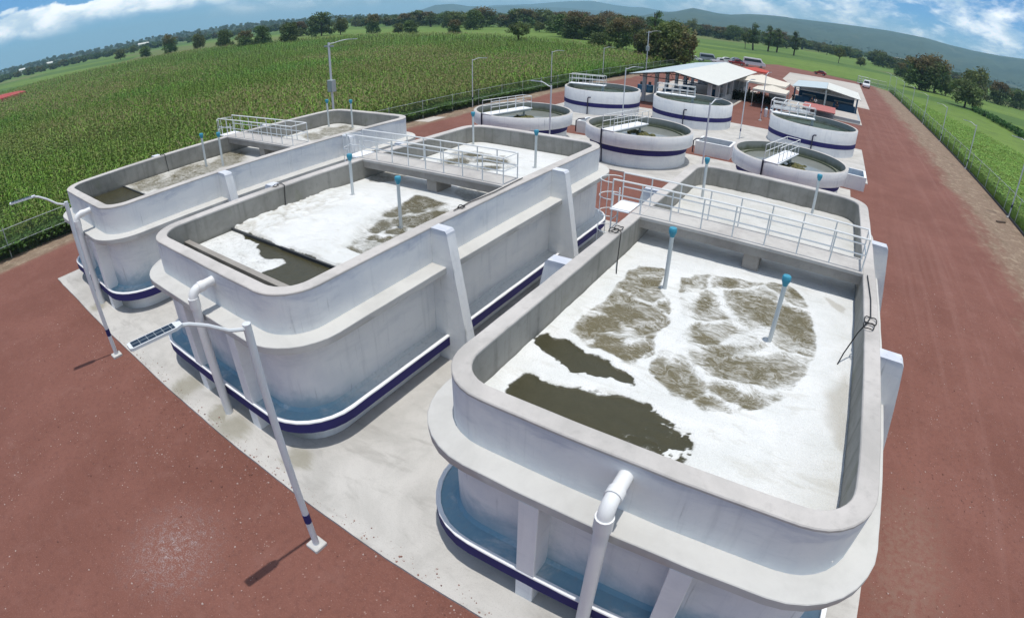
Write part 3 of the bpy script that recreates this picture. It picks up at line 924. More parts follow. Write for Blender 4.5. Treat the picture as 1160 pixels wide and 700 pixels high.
def water_near(X, Y):
    wx, wy = X + 0.22 * (fbm(X * 2.2, Y * 2.2, 4, 3) - 0.5), Y + 0.30 * (fbm(X * 2.2, Y * 2.2, 4, 8) - 0.5)
    calm = np.minimum(sdf_poly(wx, wy, P1) - 0.04, sdf_poly(wx, wy, P2) - 0.07)
    boil_d = np.minimum(sdf_poly(wx, wy, TA), sdf_poly(wx, wy, TB))
    boil = sstep(-boil_d + 0.10 * (fbm(X * 5, Y * 5, 4, 12) - 0.5), -0.04, 0.08)
    foam = 0.42 + (calm + 0.05) / 0.13
    foam = np.clip(foam, -0.25, 1.0)
    # a scum of flecks on the calm water near the middle
    fleck = fbm(X * 5, Y * 5, 4, 21)
    foam = np.where(calm < 0, foam + 0.58 * sstep(fleck, 0.50, 0.60) * sstep(X + 0.5 * (Y - 7), -2.6, -1.4), foam)
    strand = 1 - np.abs(2 * fbm(wx * 2.2, wy * 4.0, 4, 23) - 1)
    foam = np.where(calm < 0, foam + 0.66 * sstep(strand, 0.84, 0.96) * sstep(X, -2.4, -1.2), foam)
    edge_ = sstep(calm, -0.22, -0.02) * sstep(fbm(X * 7, Y * 7, 4, 25), 0.54, 0.66)
    foam = np.where(calm < 0, foam + 0.60 * edge_, foam)
    # churning cells: foam gathers along the seams between upwellings, brown water shows in their middles
    ax = X + 0.55 * (fbm(X * 1.3, Y * 1.3, 4, 31) - 0.5)
    ay = Y + 0.70 * (fbm(X * 1.3, Y * 1.3, 4, 35) - 0.5)
    d1, d2 = np.full(X.shape, 9.0), np.full(X.shape, 9.0)
    ub = np.full(X.shape, 9.0)
    for e in UP:
        q = sdf_ell(ax, ay, e)
        ub = np.minimum(ub, q)
        sc_ = math.sqrt(abs(e[2] * e[5] - e[3] * e[4]))
        q = q * sc_
        d2 = np.minimum(d2, np.maximum(d1, q))
        d1 = np.minimum(d1, q)
    seam = 1 - sstep(d2 - d1, 0.02, 0.26)
    rim_ = sstep(ub, 0.15, 0.55) * (1 - sstep(ub, 0.7, 1.6))
    fb = 0.20 + 0.46 * seam * sstep(ub, 0.0, 0.5) + 0.14 * rim_ - 0.30 * (1 - sstep(ub, -0.5, 0.35))
    fb = fb + 0.40 * (fbm(X * 1.1, Y * 1.1, 4, 50) - 0.5)
    fb = fb + 0.10 * sstep(X, -2.6, -1.8) - 0.06 * (1 - sstep(X, -2.6, -1.8))
    chan_ = 1 - sstep(np.abs(ax + 2.15 + 0.16 * (Y - 11)), 0.10, 0.34)
    fb = fb + 0.45 * chan_ * sstep(Y, 9.0, 9.6)
    foam = foam * (1 - boil) + np.clip(fb, -0.1, 1.1) * boil
    mud = boil
    tan_ = np.maximum(sstep(-sdf_poly(wx, wy, TAN_A), -0.12, 0.2), sstep(-sdf_poly(wx, wy, TAN_B), -0.03, 0.06)) * 0.6
    tan_ = np.maximum(tan_, 0.30 * sstep(X + 0.4 * (fbm(X, Y, 3, 60) - 0.5), 0.2, 2.0) * (1 - sstep(Y, 6.6, 9.0)))
    back = sstep(Y, 15.0, 15.9)
    tan_ = np.maximum(tan_, back * (0.22 + 0.30 * fbm(X * 1.3, Y * 1.3, 4, 66)))
    f01 = np.clip(foam, 0, 1)
    dz = 0.05 * f01 + 0.10 * boil * (fbm(X * 2.2, Y * 2.2, 5, 70, 0.6) - 0.4) + 0.05 * f01 * (fbm(X * 1.1, Y * 1.1, 4, 75) - 0.5) + 0.03 * f01 * (fbm(X * 4, Y * 4, 3, 76) - 0.5)
    dz = dz + back * 0.06 * fbm(X * 2.2, Y * 2.2, 4, 77)
    return foam, mud, tan_, dz


TM = [(-11.55, 9.37), (-12.05, 9.96), (-12.5, 10.75), (-13.1, 12.14), (-13.2, 12.91), (-12.98, 13.36), (-13.36, 14.3), (-13.08, 14.5), (-11.87, 14.3), (-11.0, 14.31), (-9.8, 14.0), (-9.7, 9.4)]
TM2 = [(-15.45, 17.9), (-16.07, 20.44), (-15.17, 21.02), (-13.39, 21.01), (-12.38, 20.39), (-11.94, 19.46), (-12.42, 18.47), (-13.67, 17.9)]
UPM = [(-12.43, 13.94, 0.72, 0.26, 0.42, -0.54), (-12.51, 12.5, 0.2, 0.35, 0.25, -0.23), (-11.26, 12.9, 0.3, 0.65, 0.28, -0.29), (-12.02, 11.4, 0.06, 0.44, 0.35, -0.27), (-11.34, 11.39, 0.15, 0.24, 0.21, -0.2), (-11.3, 9.46, 0.36, -0.01, 0.21, -0.26), (-11.26, 12.15, 0.21, 0.36, 0.16, -0.16), (-11.59, 10.65, 0.19, 0.12, 0.15, -0.15), (-11.14, 10.7, 0.12, 0.19, 0.15, -0.14), (-10.3, 12.4, 0.5, 0.3, 0.35, -0.4), (-12.3, 13.2, 0.5, 0.2, 0.2, -0.4), (-11.6, 12.2, 0.35, 0.3, 0.3, -0.35), (-10.6, 11.3, 0.4, 0.3, 0.3, -0.35), (-10.5, 10.2, 0.3, 0.2, 0.2, -0.3), (-14.8, 19.0, 0.5, 0.2, 0.2, -0.4), (-13.5, 19.9, 0.7, 0.2, 0.1, -0.35), (-14.9, 20.3, 0.4, 0.2, 0.1, -0.3), (-12.9, 19.0, 0.4, 0.2, 0.1, -0.3), (-11.4, 16.9, 0.8, 0.2, 0.1, -0.6), (-13.7, 16.8, 0.9, 0.1, 0.1, -0.6)]
FILM = [(-16.5, 7.0), (-16.5, 8.6), (-15.17, 8.34), (-14.49, 8.25), (-13.9, 7.92), (-13.33, 7.75), (-12.9, 8.05), (-12.45, 7.85), (-12.6, 7.3), (-12.8, 6.7), (-16.4, 6.7)]


def water_middle(X, Y):
    wx, wy = X + 0.35 * (fbm(X * 2, Y * 2, 4, 103) - 0.5), Y + 0.35 * (fbm(X * 2, Y * 2, 4, 108) - 0.5)
    boil_d = np.minimum(sdf_poly(wx, wy, TM), sdf_poly(wx, wy, TM2))
    boil = sstep(-boil_d, -0.1, 0.2)
    under = sstep(Y, 14.5, 14.8) * (1 - sstep(Y, 17.0, 18.0)) * sstep(fbm(X * 0.7, Y * 0.7, 3, 111), 0.40, 0.55)
    ub = np.full(X.shape, 9.0)
    for e in UPM:
        ub = np.minimum(ub, sdf_ell(wx, wy, e))
    fb = 0.56 - 0.56 * (1 - sstep(ub, -0.25, 0.3)) + 0.6 * (fbm(X * 2, Y * 2, 4, 150) - 0.5)
    foam = np.ones(X.shape) * (1 - boil) + np.clip(fb, -0.1, 0.95) * boil
    foam = foam * (1 - 0.6 * under)
    yedge = 8.50 + 0.22 * (fbm(X * 2.6, X * 0 + 3, 4, 190) - 0.5)
    front = 1 - sstep(Y, yedge, yedge + 0.03)
    film = np.clip(0.5 - sdf_poly(wx, wy, FILM) / 0.12, -0.15, 0.68)
    chan = 1 - sstep(Y, 6.70, 6.72)
    scum = 0.1 + 0.7 * sstep(fbm(X * 3.5, Y * 3.5, 4, 160), 0.45, 0.6) * sstep(X, -14.3, -13.5) * (1 - sstep(X, -11.6, -11.0))
    foam = foam * (1 - front) + front * (film * (1 - chan) + scum * chan)
    edge = np.abs(X - (-16.42)) < 3
    speck = sstep(fbm(X * 6, Y * 6, 4, 170), 0.42, 0.62) * (1 - sstep(X, -15.6, -14.0)) * (1 - front) * (1 - sstep(Y, 11.5, 14.0))
    foam = foam - 0.33 * speck
    mud = np.clip(0.65 * boil + 0.9 * under, 0, 1) * (1 - front)
    tan_ = 0.45 * speck + front * chan * 0.8
    f01 = np.clip(foam, 0, 1) * (1 - front)
    heap = f01 * (1 - boil) * (1 - sstep(Y, 12.5, 14.2))
    dz = 0.05 * f01 + 0.10 * heap + 0.16 * heap * (fbm(X * 1.4, Y * 1.4, 5, 175) - 0.5) + 0.04 * boil * (fbm(X * 3, Y * 3, 3, 178) - 0.4)
    return foam, mud, tan_, dz


UPL = [(-26.47, 9.46, 0.21, 0.76, 1.35, -0.47), (-24.93, 9.85, 0.35, 0.49, 0.93, -0.38), (-25.83, 11.5, -0.0, 1.18, 1.36, -0.56), (-25.4, 12.14, 0.16, 0.81, 1.01, -0.46), (-26.01, 14.07, 0.37, 0.65, 1.43, -0.77), (-25.51, 13.4, 0.46, 0.78, 0.87, -0.46), (-25.5, 20.62, 0.65, 0.27, 0.98, -0.82), (-25.09, 21.31, 0.53, 0.23, 0.97, -0.85), (-25.59, 19.35, 0.54, 0.22, 0.77, -0.61), (-23.0, 10.6, 0.9, 0.2, 0.2, -0.8), (-22.8, 13.2, 0.9, 0.3, 0.2, -0.7), (-23, 19, 1.0, 0.2, 0.2, -0.8)]


def water_left(X, Y):
    wx, wy = X + 0.5 * (fbm(X * 1.6, Y * 1.6, 4, 203) - 0.5), Y + 0.5 * (fbm(X * 1.6, Y * 1.6, 4, 208) - 0.5)
    ub = np.full(X.shape, 9.0)
    for e in UPL:
        ub = np.minimum(ub, sdf_ell(wx, wy, e))
    foam = 0.92 - 0.62 * (1 - sstep(ub, -0.2, 0.5)) + 0.3 * (fbm(X * 1.5, Y * 1.5, 4, 210) - 0.5)
    front = 1 - sstep(Y, 8.46, 8.48)
    foam = foam * (1 - front) - 0.1 * front
    mud = (1 - front) * 0.95
    tan_ = (0.35 + 0.3 * fbm(X * 1.5, Y * 1.5, 3, 220)) * (1 - 0.5 * sstep(ub, 0.2, 0.6))
    dz = 0.03 * (1 - front) * fbm(X * 2, Y * 2, 4, 230)
    return foam, mud, tan_, dz


water_sheet(TANKS[2], water_near, 0.045, 'foaming brown water in the nearest rectangular tank')
water_sheet(TANKS[1], water_middle, 0.06, 'foam covered water in the middle rectangular tank')
water_sheet(TANKS[0], water_left, 0.08, 'murky water in the left rectangular tank')

# bits lying in the channel, pipe ends, cables over the rims
for (x, y, lab) in ((-15.15, 6.42, 'white pipe end showing over the front rim of the middle tank'), (-25.6, 6.35, 'white pipe end showing over the front rim of the left tank')):
    o = MB().tube([(x - 0.25, y, 3.62), (x + 0.22, y + 0.02, 3.62), (x + 0.30, y + 0.02, 3.5), (x + 0.30, y + 0.02, 2.9)], 0.09, 10).build('pipe_end', M['pipe'], None, True)
    tag(o, lab, 'pipe')


def cable(pts, lab, loops=None):
    mb = MB().tube(pts, 0.016, 5)
    for (cx, cy, cz, rr) in loops or ():
        mb.tube([(cx + rr * math.cos(a), cy + 1.3 * rr * math.sin(a), cz + 0.02 * math.sin(3 * a)) for a in np.linspace(0.2, 6.4, 18)], 0.014, 5)
    tag(mb.build('cable', M['black'], None, True), lab, 'cable')


cable([(-4.95, 13.1, 4.40), (-4.80, 13.2, 4.46), (-4.68, 13.15, 4.40), (-4.60, 12.9, 4.1), (-4.50, 12.6, 3.8), (-4.42, 12.4, 3.52)], 'black cable coiled on the left rim of the nearest tank', [(-4.92, 13.2, 4.39, 0.13), (-4.86, 13.42, 4.40, 0.12)])
cable([(2.02, 14.7, 4.38), (2.08, 13.2, 4.38), (2.06, 12.2, 4.38), (1.95, 11.75, 4.44), (1.80, 11.6, 4.2), (1.62, 11.35, 3.75), (1.55, 11.2, 3.5)], 'black cable looped on the right rim of the nearest tank', [(2.05, 12.0, 4.39, 0.15), (2.0, 11.7, 4.40, 0.13)])
cable([(-16.75, 10.75, 4.39), (-16.6, 10.85, 4.40), (-16.42, 10.85, 4.36), (-16.41, 10.8, 4.0), (-16.40, 10.75, 3.5)], 'dark cable hanging over the left rim of the middle tank', [(-16.62, 10.6, 4.39, 0.09)])
cable([(-9.45, 11.9, 4.39), (-9.5, 12.8, 4.385), (-9.42, 14.0, 4.385), (-9.5, 15.9, 4.385)], 'dark cable along the right rim of the middle tank', [(-9.47, 12.3, 4.39, 0.10)])
cable([(-27.6, 11.0, 4.39), (-27.42, 11.0, 4.36), (-27.38, 11.0, 3.9), (-27.3, 11.0, 3.5)], 'dark cable hanging over the left rim of the murky tank', [(-27.55, 10.9, 4.39, 0.08)])

# ------------------------------------------------------------------ round settling tanks
ROUND = [
    ('A', -22.75, 37.95, 3.98, 2.40, 'overhang', 'round white tank just behind the middle rectangular tank, bridge on its left side'),
    ('C', -12.97, 38.27, 3.98, 2.40, 'overhang', 'round white tank between the middle and nearest rectangular tanks, green slime inside its wall'),
    ('E', -1.88, 37.90, 3.97, 2.40, 'overhang', 'round white tank right behind the nearest rectangular tank, grey green water inside'),
    ('B', -23.40, 55.6, 4.10, 2.52, 'plain', 'far left round white tank beside the long canopy, navy band below'),
    ('D', -13.60, 56.6, 4.13, 2.52, 'plain', 'far middle round white tank in front of the long canopy'),
    ('F', -1.13, 56.35, 4.36, 2.52, 'plain', 'far right round white tank in front of the gabled shed'),
]
_m, t = mat('settling water', 0.08)
n1 = t.noise(t.pos, 0.7, 5, 0.6, 0.4)
t.link(t.mix(n1, (0.16, 0.175, 0.155), (0.27, 0.275, 0.25)), t.b.inputs['Base Color'])
bump(t, t.noise(t.pos, 6, 3), 0.05, 0.02)
M['still'] = _m
_m, t = mat('green settling water', 0.08)
n1 = t.noise(t.pos, 0.6, 5, 0.6, 0.4)
t.link(t.mix(n1, (0.07, 0.105, 0.085), (0.125, 0.165, 0.14)), t.b.inputs['Base Color'])
M['stillgreen'] = _m
_m, t = mat('slimy inner wall', 0.7)
sx = t.n('ShaderNodeSeparateXYZ')
t.link(t.pos, sx.inputs[0])
n1 = t.noise(t.vscale(t.pos, (1, 1, 0.3)), 2.0, 5, 0.65)
dn = t.math('SUBTRACT', 1.0, t.ramp(t.math('ADD', sx.outputs[2], t.math('MULTIPLY', n1, 0.5)), 2.05, 2.5))
t.link(t.mix(t.math('MULTIPLY', dn, 0.9), (0.31, 0.32, 0.29), t.mix(n1, (0.09, 0.105, 0.045), (0.17, 0.18, 0.10))), t.b.inputs['Base Color'])
M['slime'] = _m
_m, t = mat('floating sludge', 0.9)
n1 = t.noise(t.pos, 5.0, 5, 0.65)
t.link(t.mix(t.ramp(n1, 0.35, 0.65), (0.035, 0.04, 0.012), (0.16, 0.15, 0.06)), t.b.inputs['Base Color'])
M['sludge'] = _m


def round_tank(key, cx, cy, rad, top, style, label):
    root = thing('round_tank', label, 'tank', (cx, cy, 0.07), 0, 'round settling tanks')
    z0 = 0.07

    def put(mb, name, m, parent=None, smooth=True):
        o = mb.build(name, m, parent or root, smooth)
        o.data.transform(Matrix.Translation((-cx, -cy, -z0)))
        return o
    c = lambda r, z: circ(cx, cy, r, z)
    rb = rad - 0.42 if style == 'overhang' else rad - 0.02
    if style == 'overhang':
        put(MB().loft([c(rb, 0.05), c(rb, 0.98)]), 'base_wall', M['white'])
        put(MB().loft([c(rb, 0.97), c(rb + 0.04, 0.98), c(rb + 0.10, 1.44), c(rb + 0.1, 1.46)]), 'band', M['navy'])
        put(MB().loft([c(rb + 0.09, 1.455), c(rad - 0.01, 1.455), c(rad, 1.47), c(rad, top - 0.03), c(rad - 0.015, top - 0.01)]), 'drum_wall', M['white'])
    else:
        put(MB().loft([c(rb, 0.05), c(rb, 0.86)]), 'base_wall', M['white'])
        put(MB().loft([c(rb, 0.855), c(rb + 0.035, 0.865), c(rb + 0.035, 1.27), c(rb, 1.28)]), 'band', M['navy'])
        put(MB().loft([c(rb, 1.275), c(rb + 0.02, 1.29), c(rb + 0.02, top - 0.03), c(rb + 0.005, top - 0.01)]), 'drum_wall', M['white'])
    put(MB().loft([c(rad - 0.016, top - 0.011), c(rad - 0.03, top), c(rad - 0.21, top), c(rad - 0.225, top - 0.012)]), 'rim', M['rim'])
    put(MB().loft([c(rad - 0.224, top - 0.011), c(rad - 0.224, 1.5)]), 'inner_wall', M['slime'])
    weir = put(MB().loft([c(rad - 0.62, 1.1), c(rad - 0.62, top - 0.50), c(rad - 0.70, top - 0.50), c(rad - 0.70, 1.1)]), 'weir_ring', M['slime'])
    wz = top - 0.62
    put(MB().add(circ(cx, cy, rad - 0.2, wz), [tuple(range(72))]), 'water_surface', M['still'] if style == 'overhang' else M['stillgreen'], None, False)
    # half bridge with railings
    if style == 'overhang':
        bx0, bx1, by0, by1 = cx - 0.70, cx + 0.32, cy - rad + 0.02, cy + 0.75
        turn = Matrix.Rotation(R(-11.6), 4, 'Z')
        d = put(MB().box(bx0, bx1, by0, by1, top + 0.012, top + 0.085, 0, 0.01), 'bridge_deck', M['lip'], None, False)
        put(MB().box(bx0 + 0.1, bx1 - 0.1, by0 + 0.3, by1 - 0.05, top - 0.14, top + 0.01), 'beam', M['galv'], d, False)
        mb = MB()
        for x in (bx0 + 0.05, bx1 - 0.05):
            for k in range(6):
                y = by0 + 0.08 + (by1 - by0 - 0.16) * k / 5
                mb.tube([(x, y, top + 0.1), (x, y, top + 1.05)], 0.022, 5)
            for z in (top + 1.05, top + 0.62):
                mb.tube([(x, by0 + 0.08, z), (x, by1 - 0.08, z)], 0.026, 5)
        for z in (top + 1.05, top + 0.62):
            mb.tube([(bx0 + 0.05, by1 - 0.08, z), (bx1 - 0.05, by1 - 0.08, z)], 0.026, 5)
        put(mb, 'railing', M['rail'])
        put(MB().tube([(cx, cy + 0.1, 1.0), (cx, cy + 0.1, top)], 0.09, 8), 'drive_shaft', M['galv'])
        # sludge gathered round the shaft
        mb = MB()
        for k in range(26):
            a, rr = random.uniform(0, 6.28), random.uniform(0.1, 1.15)
            x, y, s = cx + 0.2 + rr * math.cos(a), cy - 0.15 + 0.8 * rr * math.sin(a), random.uniform(0.10, 0.26)
            mb.loft([[(x + s * q * math.cos(b) * random.uniform(0.8, 1.2), y + s * q * math.sin(b) * random.uniform(0.8, 1.2), wz + h * s) for b in np.linspace(0, 6.28, 9)[:-1]] for q, h in ((1.2, -0.1), (0.9, 0.3), (0.35, 0.55))], 0, True)
        put(mb, 'sludge', M['sludge'])
        for ch in root.children:
            if ch.name.split('.')[0] in ('bridge_deck', 'railing'):
                ch.data.transform(turn)
                for g_ in ch.children:
                    g_.data.transform(turn)
        px = bx0 - 0.75
        dy = math.sqrt(max(0.1, rad ** 2 - (px - cx) ** 2))
        y = cy - dy - 0.06
        put(MB().tube([(px, y + 0.4, top + 0.06), (px, y, top + 0.06), (px, y, 1.45), (px, y + 0.2, 1.1), (px, y + 0.3, 0.1)], 0.06, 7), 'down_pipe', M['darkpipe'])
    else:
        bx0, bx1, by0, by1 = cx - rad + 0.10, cx + 0.1, cy + 0.2, cy + 1.2
        turn = Matrix.Rotation(R(8), 4, 'Z')
        d = put(MB().box(bx0, bx1, by0, by1, top + 0.012, top + 0.11, 0, 0.01), 'bridge_deck', M['lip'], None, False)
        put(MB().box(bx1 - 0.35, bx1 - 0.1, by0 + 0.2, by0 + 0.5, 1.0, top + 0.01), 'pier', M['galv'], d, False)
        mb = MB()
        for y in (by0 + 0.05, by1 - 0.05):
            for k in range(6):
                x = bx0 + 0.08 + (bx1 - bx0 - 0.16) * k / 5
                mb.tube([(x, y, top + 0.1), (x, y, top + 1.1)], 0.03, 5)
            for z in (top + 1.1, top + 0.62):
                mb.tube([(bx0 + 0.08, y, z), (bx1 - 0.08, y, z)], 0.035, 5)
        put(mb, 'railing', M['rail'])
        for ch in root.children:
            if ch.name.split('.')[0] in ('bridge_deck', 'railing'):
                ch.data.transform(turn)
                for g_ in ch.children:
                    g_.data.transform(turn)
        px, y = cx + 0.2, cy - rad - 0.12
        put(MB().tube([(px, y, 0.1), (px, y, 1.75), (px + 0.08, y, 1.85), (px + 0.3, y, 1.87)], 0.06, 7), 'inlet_pipe', M['darkpipe'])
    return root


for a in ROUND:
    round_tank(*a)

# sludge boxes between the round tanks
for (x0, x1, y0, y1, m, lab) in ((-20.3, -17.5, 42.9, 45.2, 'darksteel', 'low white sump box half hidden behind the slimy round tank'),
                                 (-9.7, -6.85, 42.75, 45.2, 'darksteel', 'low white sump box with dark opening between two round tanks'),
                                 (0.95, 3.8, 42.6, 45.1, 'bluetank', 'low white sump box with blue opening beside the road')):
    h = 1.06
    o = thing('sump_box', lab, 'sump', ((x0 + x1) / 2, (y0 + y1) / 2, 0), 0, 'sump boxes by the round tanks')
    inv = Matrix.Translation((-(x0 + x1) / 2, -(y0 + y1) / 2, 0))
    mb = MB()
    mb.loft([at_z([(x0, y0), (x1, y0), (x1, y1), (x0, y1)], 0), at_z([(x0, y0), (x1, y0), (x1, y1), (x0, y1)], h),
             at_z([(x0 + .18, y0 + .18), (x1 - .18, y0 + .18), (x1 - .18, y1 - .18), (x0 + .18, y1 - .18)], h + .001),
             at_z([(x0 + .18, y0 + .18), (x1 - .18, y0 + .18), (x1 - .18, y1 - .18), (x0 + .18, y1 - .18)], 0.3)])
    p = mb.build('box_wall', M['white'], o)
    p.data.transform(inv)
    p = MB().box(x0 + .17, x1 - .17, y0 + .17, y1 - .17, 0.3, 0.55).build('sludge_surface', M[m], o)
    p.data.transform(inv)
    p = MB().tube([(x0 - .25, y0 + .4, 0), (x0 - .25, y0 + .4, 0.95), (x0 - .1, y0 + .6, 1.1), (x0 + .35, y0 + .9, 1.16)], 0.05, 7).build('valve_pipe', M['darkpipe'], o, True)
    p.data.transform(inv)

# ------------------------------------------------------------------ lamps


def lamp(name, label, base, h, arm, L=1.05, kind='solar', group='solar street lamps', plinth=True, box=False, r=0.072, band=True, rise=0.35):
    root = thing(name, label, 'street lamp', (*base, 0), 0, group)
    d = Vector((arm[0], arm[1], 0)).normalized()
    s = Vector((-d.y, d.x, 0))
    MB().tube([(0, 0, 0.02), (0, 0, h)], r, 10).build('pole', M['lamp'], root, True)
    if plinth:
        MB().box(-0.17, 0.17, -0.17, 0.17, -0.02, 0.09, 0, 0.02).build('plinth', M['ledge'], root)
    if band:
        MB().tube([(0, 0, 0.85), (0, 0, 1.12)], r + 0.006, 10).build('painted_band', M['navy'], root, True)
    pts = [Vector((0, 0, h - 0.10)), d * (0.3 * L) + Vector((0, 0, h - 0.08 + 0.10 * rise)), d * (0.6 * L) + Vector((0, 0, h - 0.02 + 0.28 * rise)), d * (0.85 * L) + Vector((0, 0, h + 0.41 * rise)), d * L + Vector((0, 0, h + 0.46 * rise))]
    a = MB().tube(pts, 0.034, 8).build('arm', M['lamp'], root, True)
    hd = d * L + Vector((0, 0, h + 0.02 + 0.46 * rise))
    mb = MB()
    P = [hd + d * u + s * v for u, v in ((-0.05, -0.06), (0.06, -0.108), (0.76, -0.108), (0.80, -0.08), (0.80, 0.08), (0.76, 0.108), (0.06, 0.108), (-0.05, 0.06))]
    mb.loft([[(p.x, p.y, p.z - 0.03) for p in P], [(p.x, p.y, p.z + 0.015) for p in P]], 0, True)
    head = mb.build('lamp_head', M['lamp'], root)
    # the panel is a flat sheet of cells let into the top of the head, built along x and turned
    mb = MB().add([(0.07, -0.088, 0.019), (0.75, -0.088, 0.019), (0.75, 0.088, 0.019), (0.07, 0.088, 0.019)], [(0, 1, 2, 3)])
    pn = mb.build('solar_panel', M['solar'], head)
    pn.location = hd
    pn.rotation_euler = (0, 0, math.atan2(d.y, d.x))
    if box:
        b = MB().box(-0.30, 0.30, -0.22, 0.22, h * 0.52, h * 0.52 + 0.95, 0, 0.02).build('transformer_box', M['galv'], root)
        MB().box(-0.55, 0.55, -0.06, 0.06, h - 0.35, h - 0.22).build('crossbar', M['grey'], root)
    return root


lamp('street_lamp', 'white solar street lamp on the red yard before the middle tank, blue cells on head', (-7.0, 3.47), 5.70, (-0.09, -1), rise=1.0)
lamp('street_lamp', 'white solar street lamp before the left tank, its head over the corn side', (-18.62, 3.72), 5.75, (-0.22, -1), 0.95, rise=1.0)
IN = [((-16.8, 31.45), 'thin street lamp behind the far right corner of the middle rectangular tank', (-1, 0.1)),
      ((-18.33, 48.75), 'thin street lamp in front of the far left round tank', (1, 0.25)),
      ((-6.9, 33.15), 'thin street lamp behind the far rim of the nearest rectangular tank', (0.2, 1)),
      ((-7.6, 51.8), 'thin street lamp beside the low sump box in front of the farther round tanks', (0.3, 1)),
      ((-7.6, 66.2), 'thin street lamp on a white foot by the cream tents', (0.2, 1))]
for b, lab, arm in IN:
    lamp('street_lamp', lab, b, 5.5, arm, 0.8, group='street lamps between the tanks', r=0.05)
LF = [(47.78, 'fence lamp in the corn beside the nearer left round tank'), (65.4, 'fence lamp at the corn edge behind the left round tanks'), (82.8, 'fence lamp at the corn edge left of the long canopy')]
for y, lab in LF:
    lamp('street_lamp', lab, (-35.0, y), 5.2, (1, 0.3), 0.8, group='lamps along the corn fence', plinth=False, r=0.05)
lamp('utility_lamp', 'tall utility pole with a transformer box and a lamp arm behind the left tank', (-35.0, 28.75), 8.2, (1, 0.5), 1.6, group='utility poles at the corn fence', plinth=False, box=True, band=False, r=0.09)
lamp('utility_lamp', 'tall utility pole with a small box beside the big willow like tree', (-35.0, 104.2), 8.0, (1, 0.5), 1.6, group='utility poles at the corn fence', plinth=False, box=True, band=False, r=0.09)
ORD = ['nearest', 'second', 'third', 'fourth', 'fifth', 'sixth', 'seventh', 'eighth', 'ninth']
for k in range(8):
    y = 47.8 + 18.65 * k
    lamp('street_lamp', '%s lamp along the right hand fence counted from the nearest tank' % ORD[k], (16.9, y), 6.2 if k == 0 else 5.0, (-1, 0.25), 0.8, group='lamps along the right hand fence', r=0.055)

# ------------------------------------------------------------------ fences


def fence(name, label, x, y0, y1, h, rails, step, post):
    root = thing(name, label, 'fence', (x, y0, 0))
    mb = MB().add([(0, 0, 0.05), (0, y1 - y0, 0.05), (0, y1 - y0, h), (0, 0, h)], [(0, 1, 2, 3)])
    mb.build('chain_link', M['link'], root)
    n = int((y1 - y0) / step)
    for k in range(n + 1):
        MB().tube([(0.0, k * step, -0.1), (0.0, k * step, h + 0.12)], post, 6).build('fence_post', M['galv'], root, True)
    for z in rails:
        MB().tube([(-0.02, 0, z), (-0.02, y1 - y0, z)], 0.022, 5).build('fence_wire', M['galv'], root, True)
    return root


fence('chain_link_fence', 'chain link fence with two rails between the red yard and the corn', -35.35, -25, 128, 1.75, (0.78, 1.72), 4.65, 0.03)
fence('chain_link_fence', 'chain link fence between the red road and the leafy green crop', 17.0, -6, 178, 2.0, (1.98,), 3.73, 0.03)
kb = MB().box(16.88, 17.06, -6, 178, -0.05, 0.14).build('fence_kerb', M['darksteel'])
tag(kb, 'dark footing strip under the right hand fence', kind='structure')
g = thing('gate', 'galvanised mesh gate at the far end of the red road', 'gate', (12.0, 181.5, 0))
for xa, xb in ((-1.0, 1.6), (1.75, 4.4)):
    mb = MB()
    for p in ([(xa, 0, .2), (xb, 0, .2)], [(xa, 0, 2.2), (xb, 0, 2.2)], [(xa, 0, .2), (xa, 0, 2.2)], [(xb, 0, .2), (xb, 0, 2.2)], [(xa, 0, 1.2), (xb, 0, 1.2)]):
        mb.tube(p, 0.05, 5)
    for q in np.linspace(xa, xb, 14)[1:-1]:
        mb.tube([(q, 0, .2), (q, 0, 2.2)], 0.025, 4)
    mb.build('gate_leaf', M['galv'], g)

# ------------------------------------------------------------------ long canopy
cn = thing('canopy', 'long open canopy with a shallow gabled pale sheet roof on grey columns', 'canopy', (-17.9, 79, 0))
off = Matrix.Translation((17.9, -79, 0))


def cput(mb, name, m, parent=None, smooth=False, root=None, T=None):
    o = mb.build(name, m, parent or root or cn, smooth)
    o.data.transform(T or off)
    return o


def roof_slope(xe, ze, xr, zr, y0, y1, th=0.05):
    mb = MB()
    mb.loft([[(xe, y0, ze), (xr, y0, zr), (xr, y0, zr + th), (xe, y0, ze + th)], [(xe, y1, ze), (xr, y1, zr), (xr, y1, zr + th), (xe, y1, ze + th)]], 0, True)
    return mb


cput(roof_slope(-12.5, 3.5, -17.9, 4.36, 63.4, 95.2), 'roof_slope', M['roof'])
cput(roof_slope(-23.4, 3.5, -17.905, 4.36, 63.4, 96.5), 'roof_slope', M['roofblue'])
for k in range(7):
    y = 66.0 + 4.9 * k
    cput(MB().box(-14.25, -13.75, y - .25, y + .25, 0.05, 3.66 - 0.02, 0, 0.03), 'column', M['column'])
    cput(MB().box(-22.45, -22.0, y - .22, y + .22, 0.05, 3.64, 0, 0.03), 'column', M['column'])
for y in (64.0, 70.9, 80.7, 90.5):
    mb = MB()
    mb.tube([(-23.0, y, 3.42), (-17.9, y, 4.26), (-12.9, y, 3.42)], 0.05, 5)
    mb.tube([(-22.2, y, 3.35), (-14.0, y, 3.35)], 0.05, 5)
    for k in range(9):
        x = -22.0 + k
        zt = 4.26 - abs(x + 17.9) * 0.165
        mb.tube([(x, y, 3.35), (x + (0.5 if k % 2 else -0.5), y, min(zt, 4.2))], 0.025, 4)
    cput(mb, 'truss', M['darksteel'])
cput(MB().box(-14.15, -13.85, 66.3, 95.5, 0.05, 0.95), 'low_wall', M['column'])
cput(MB().box(-22.3, -14.2, 95.2, 95.4, 0.05, 2.4), 'back_wall', M['column'])
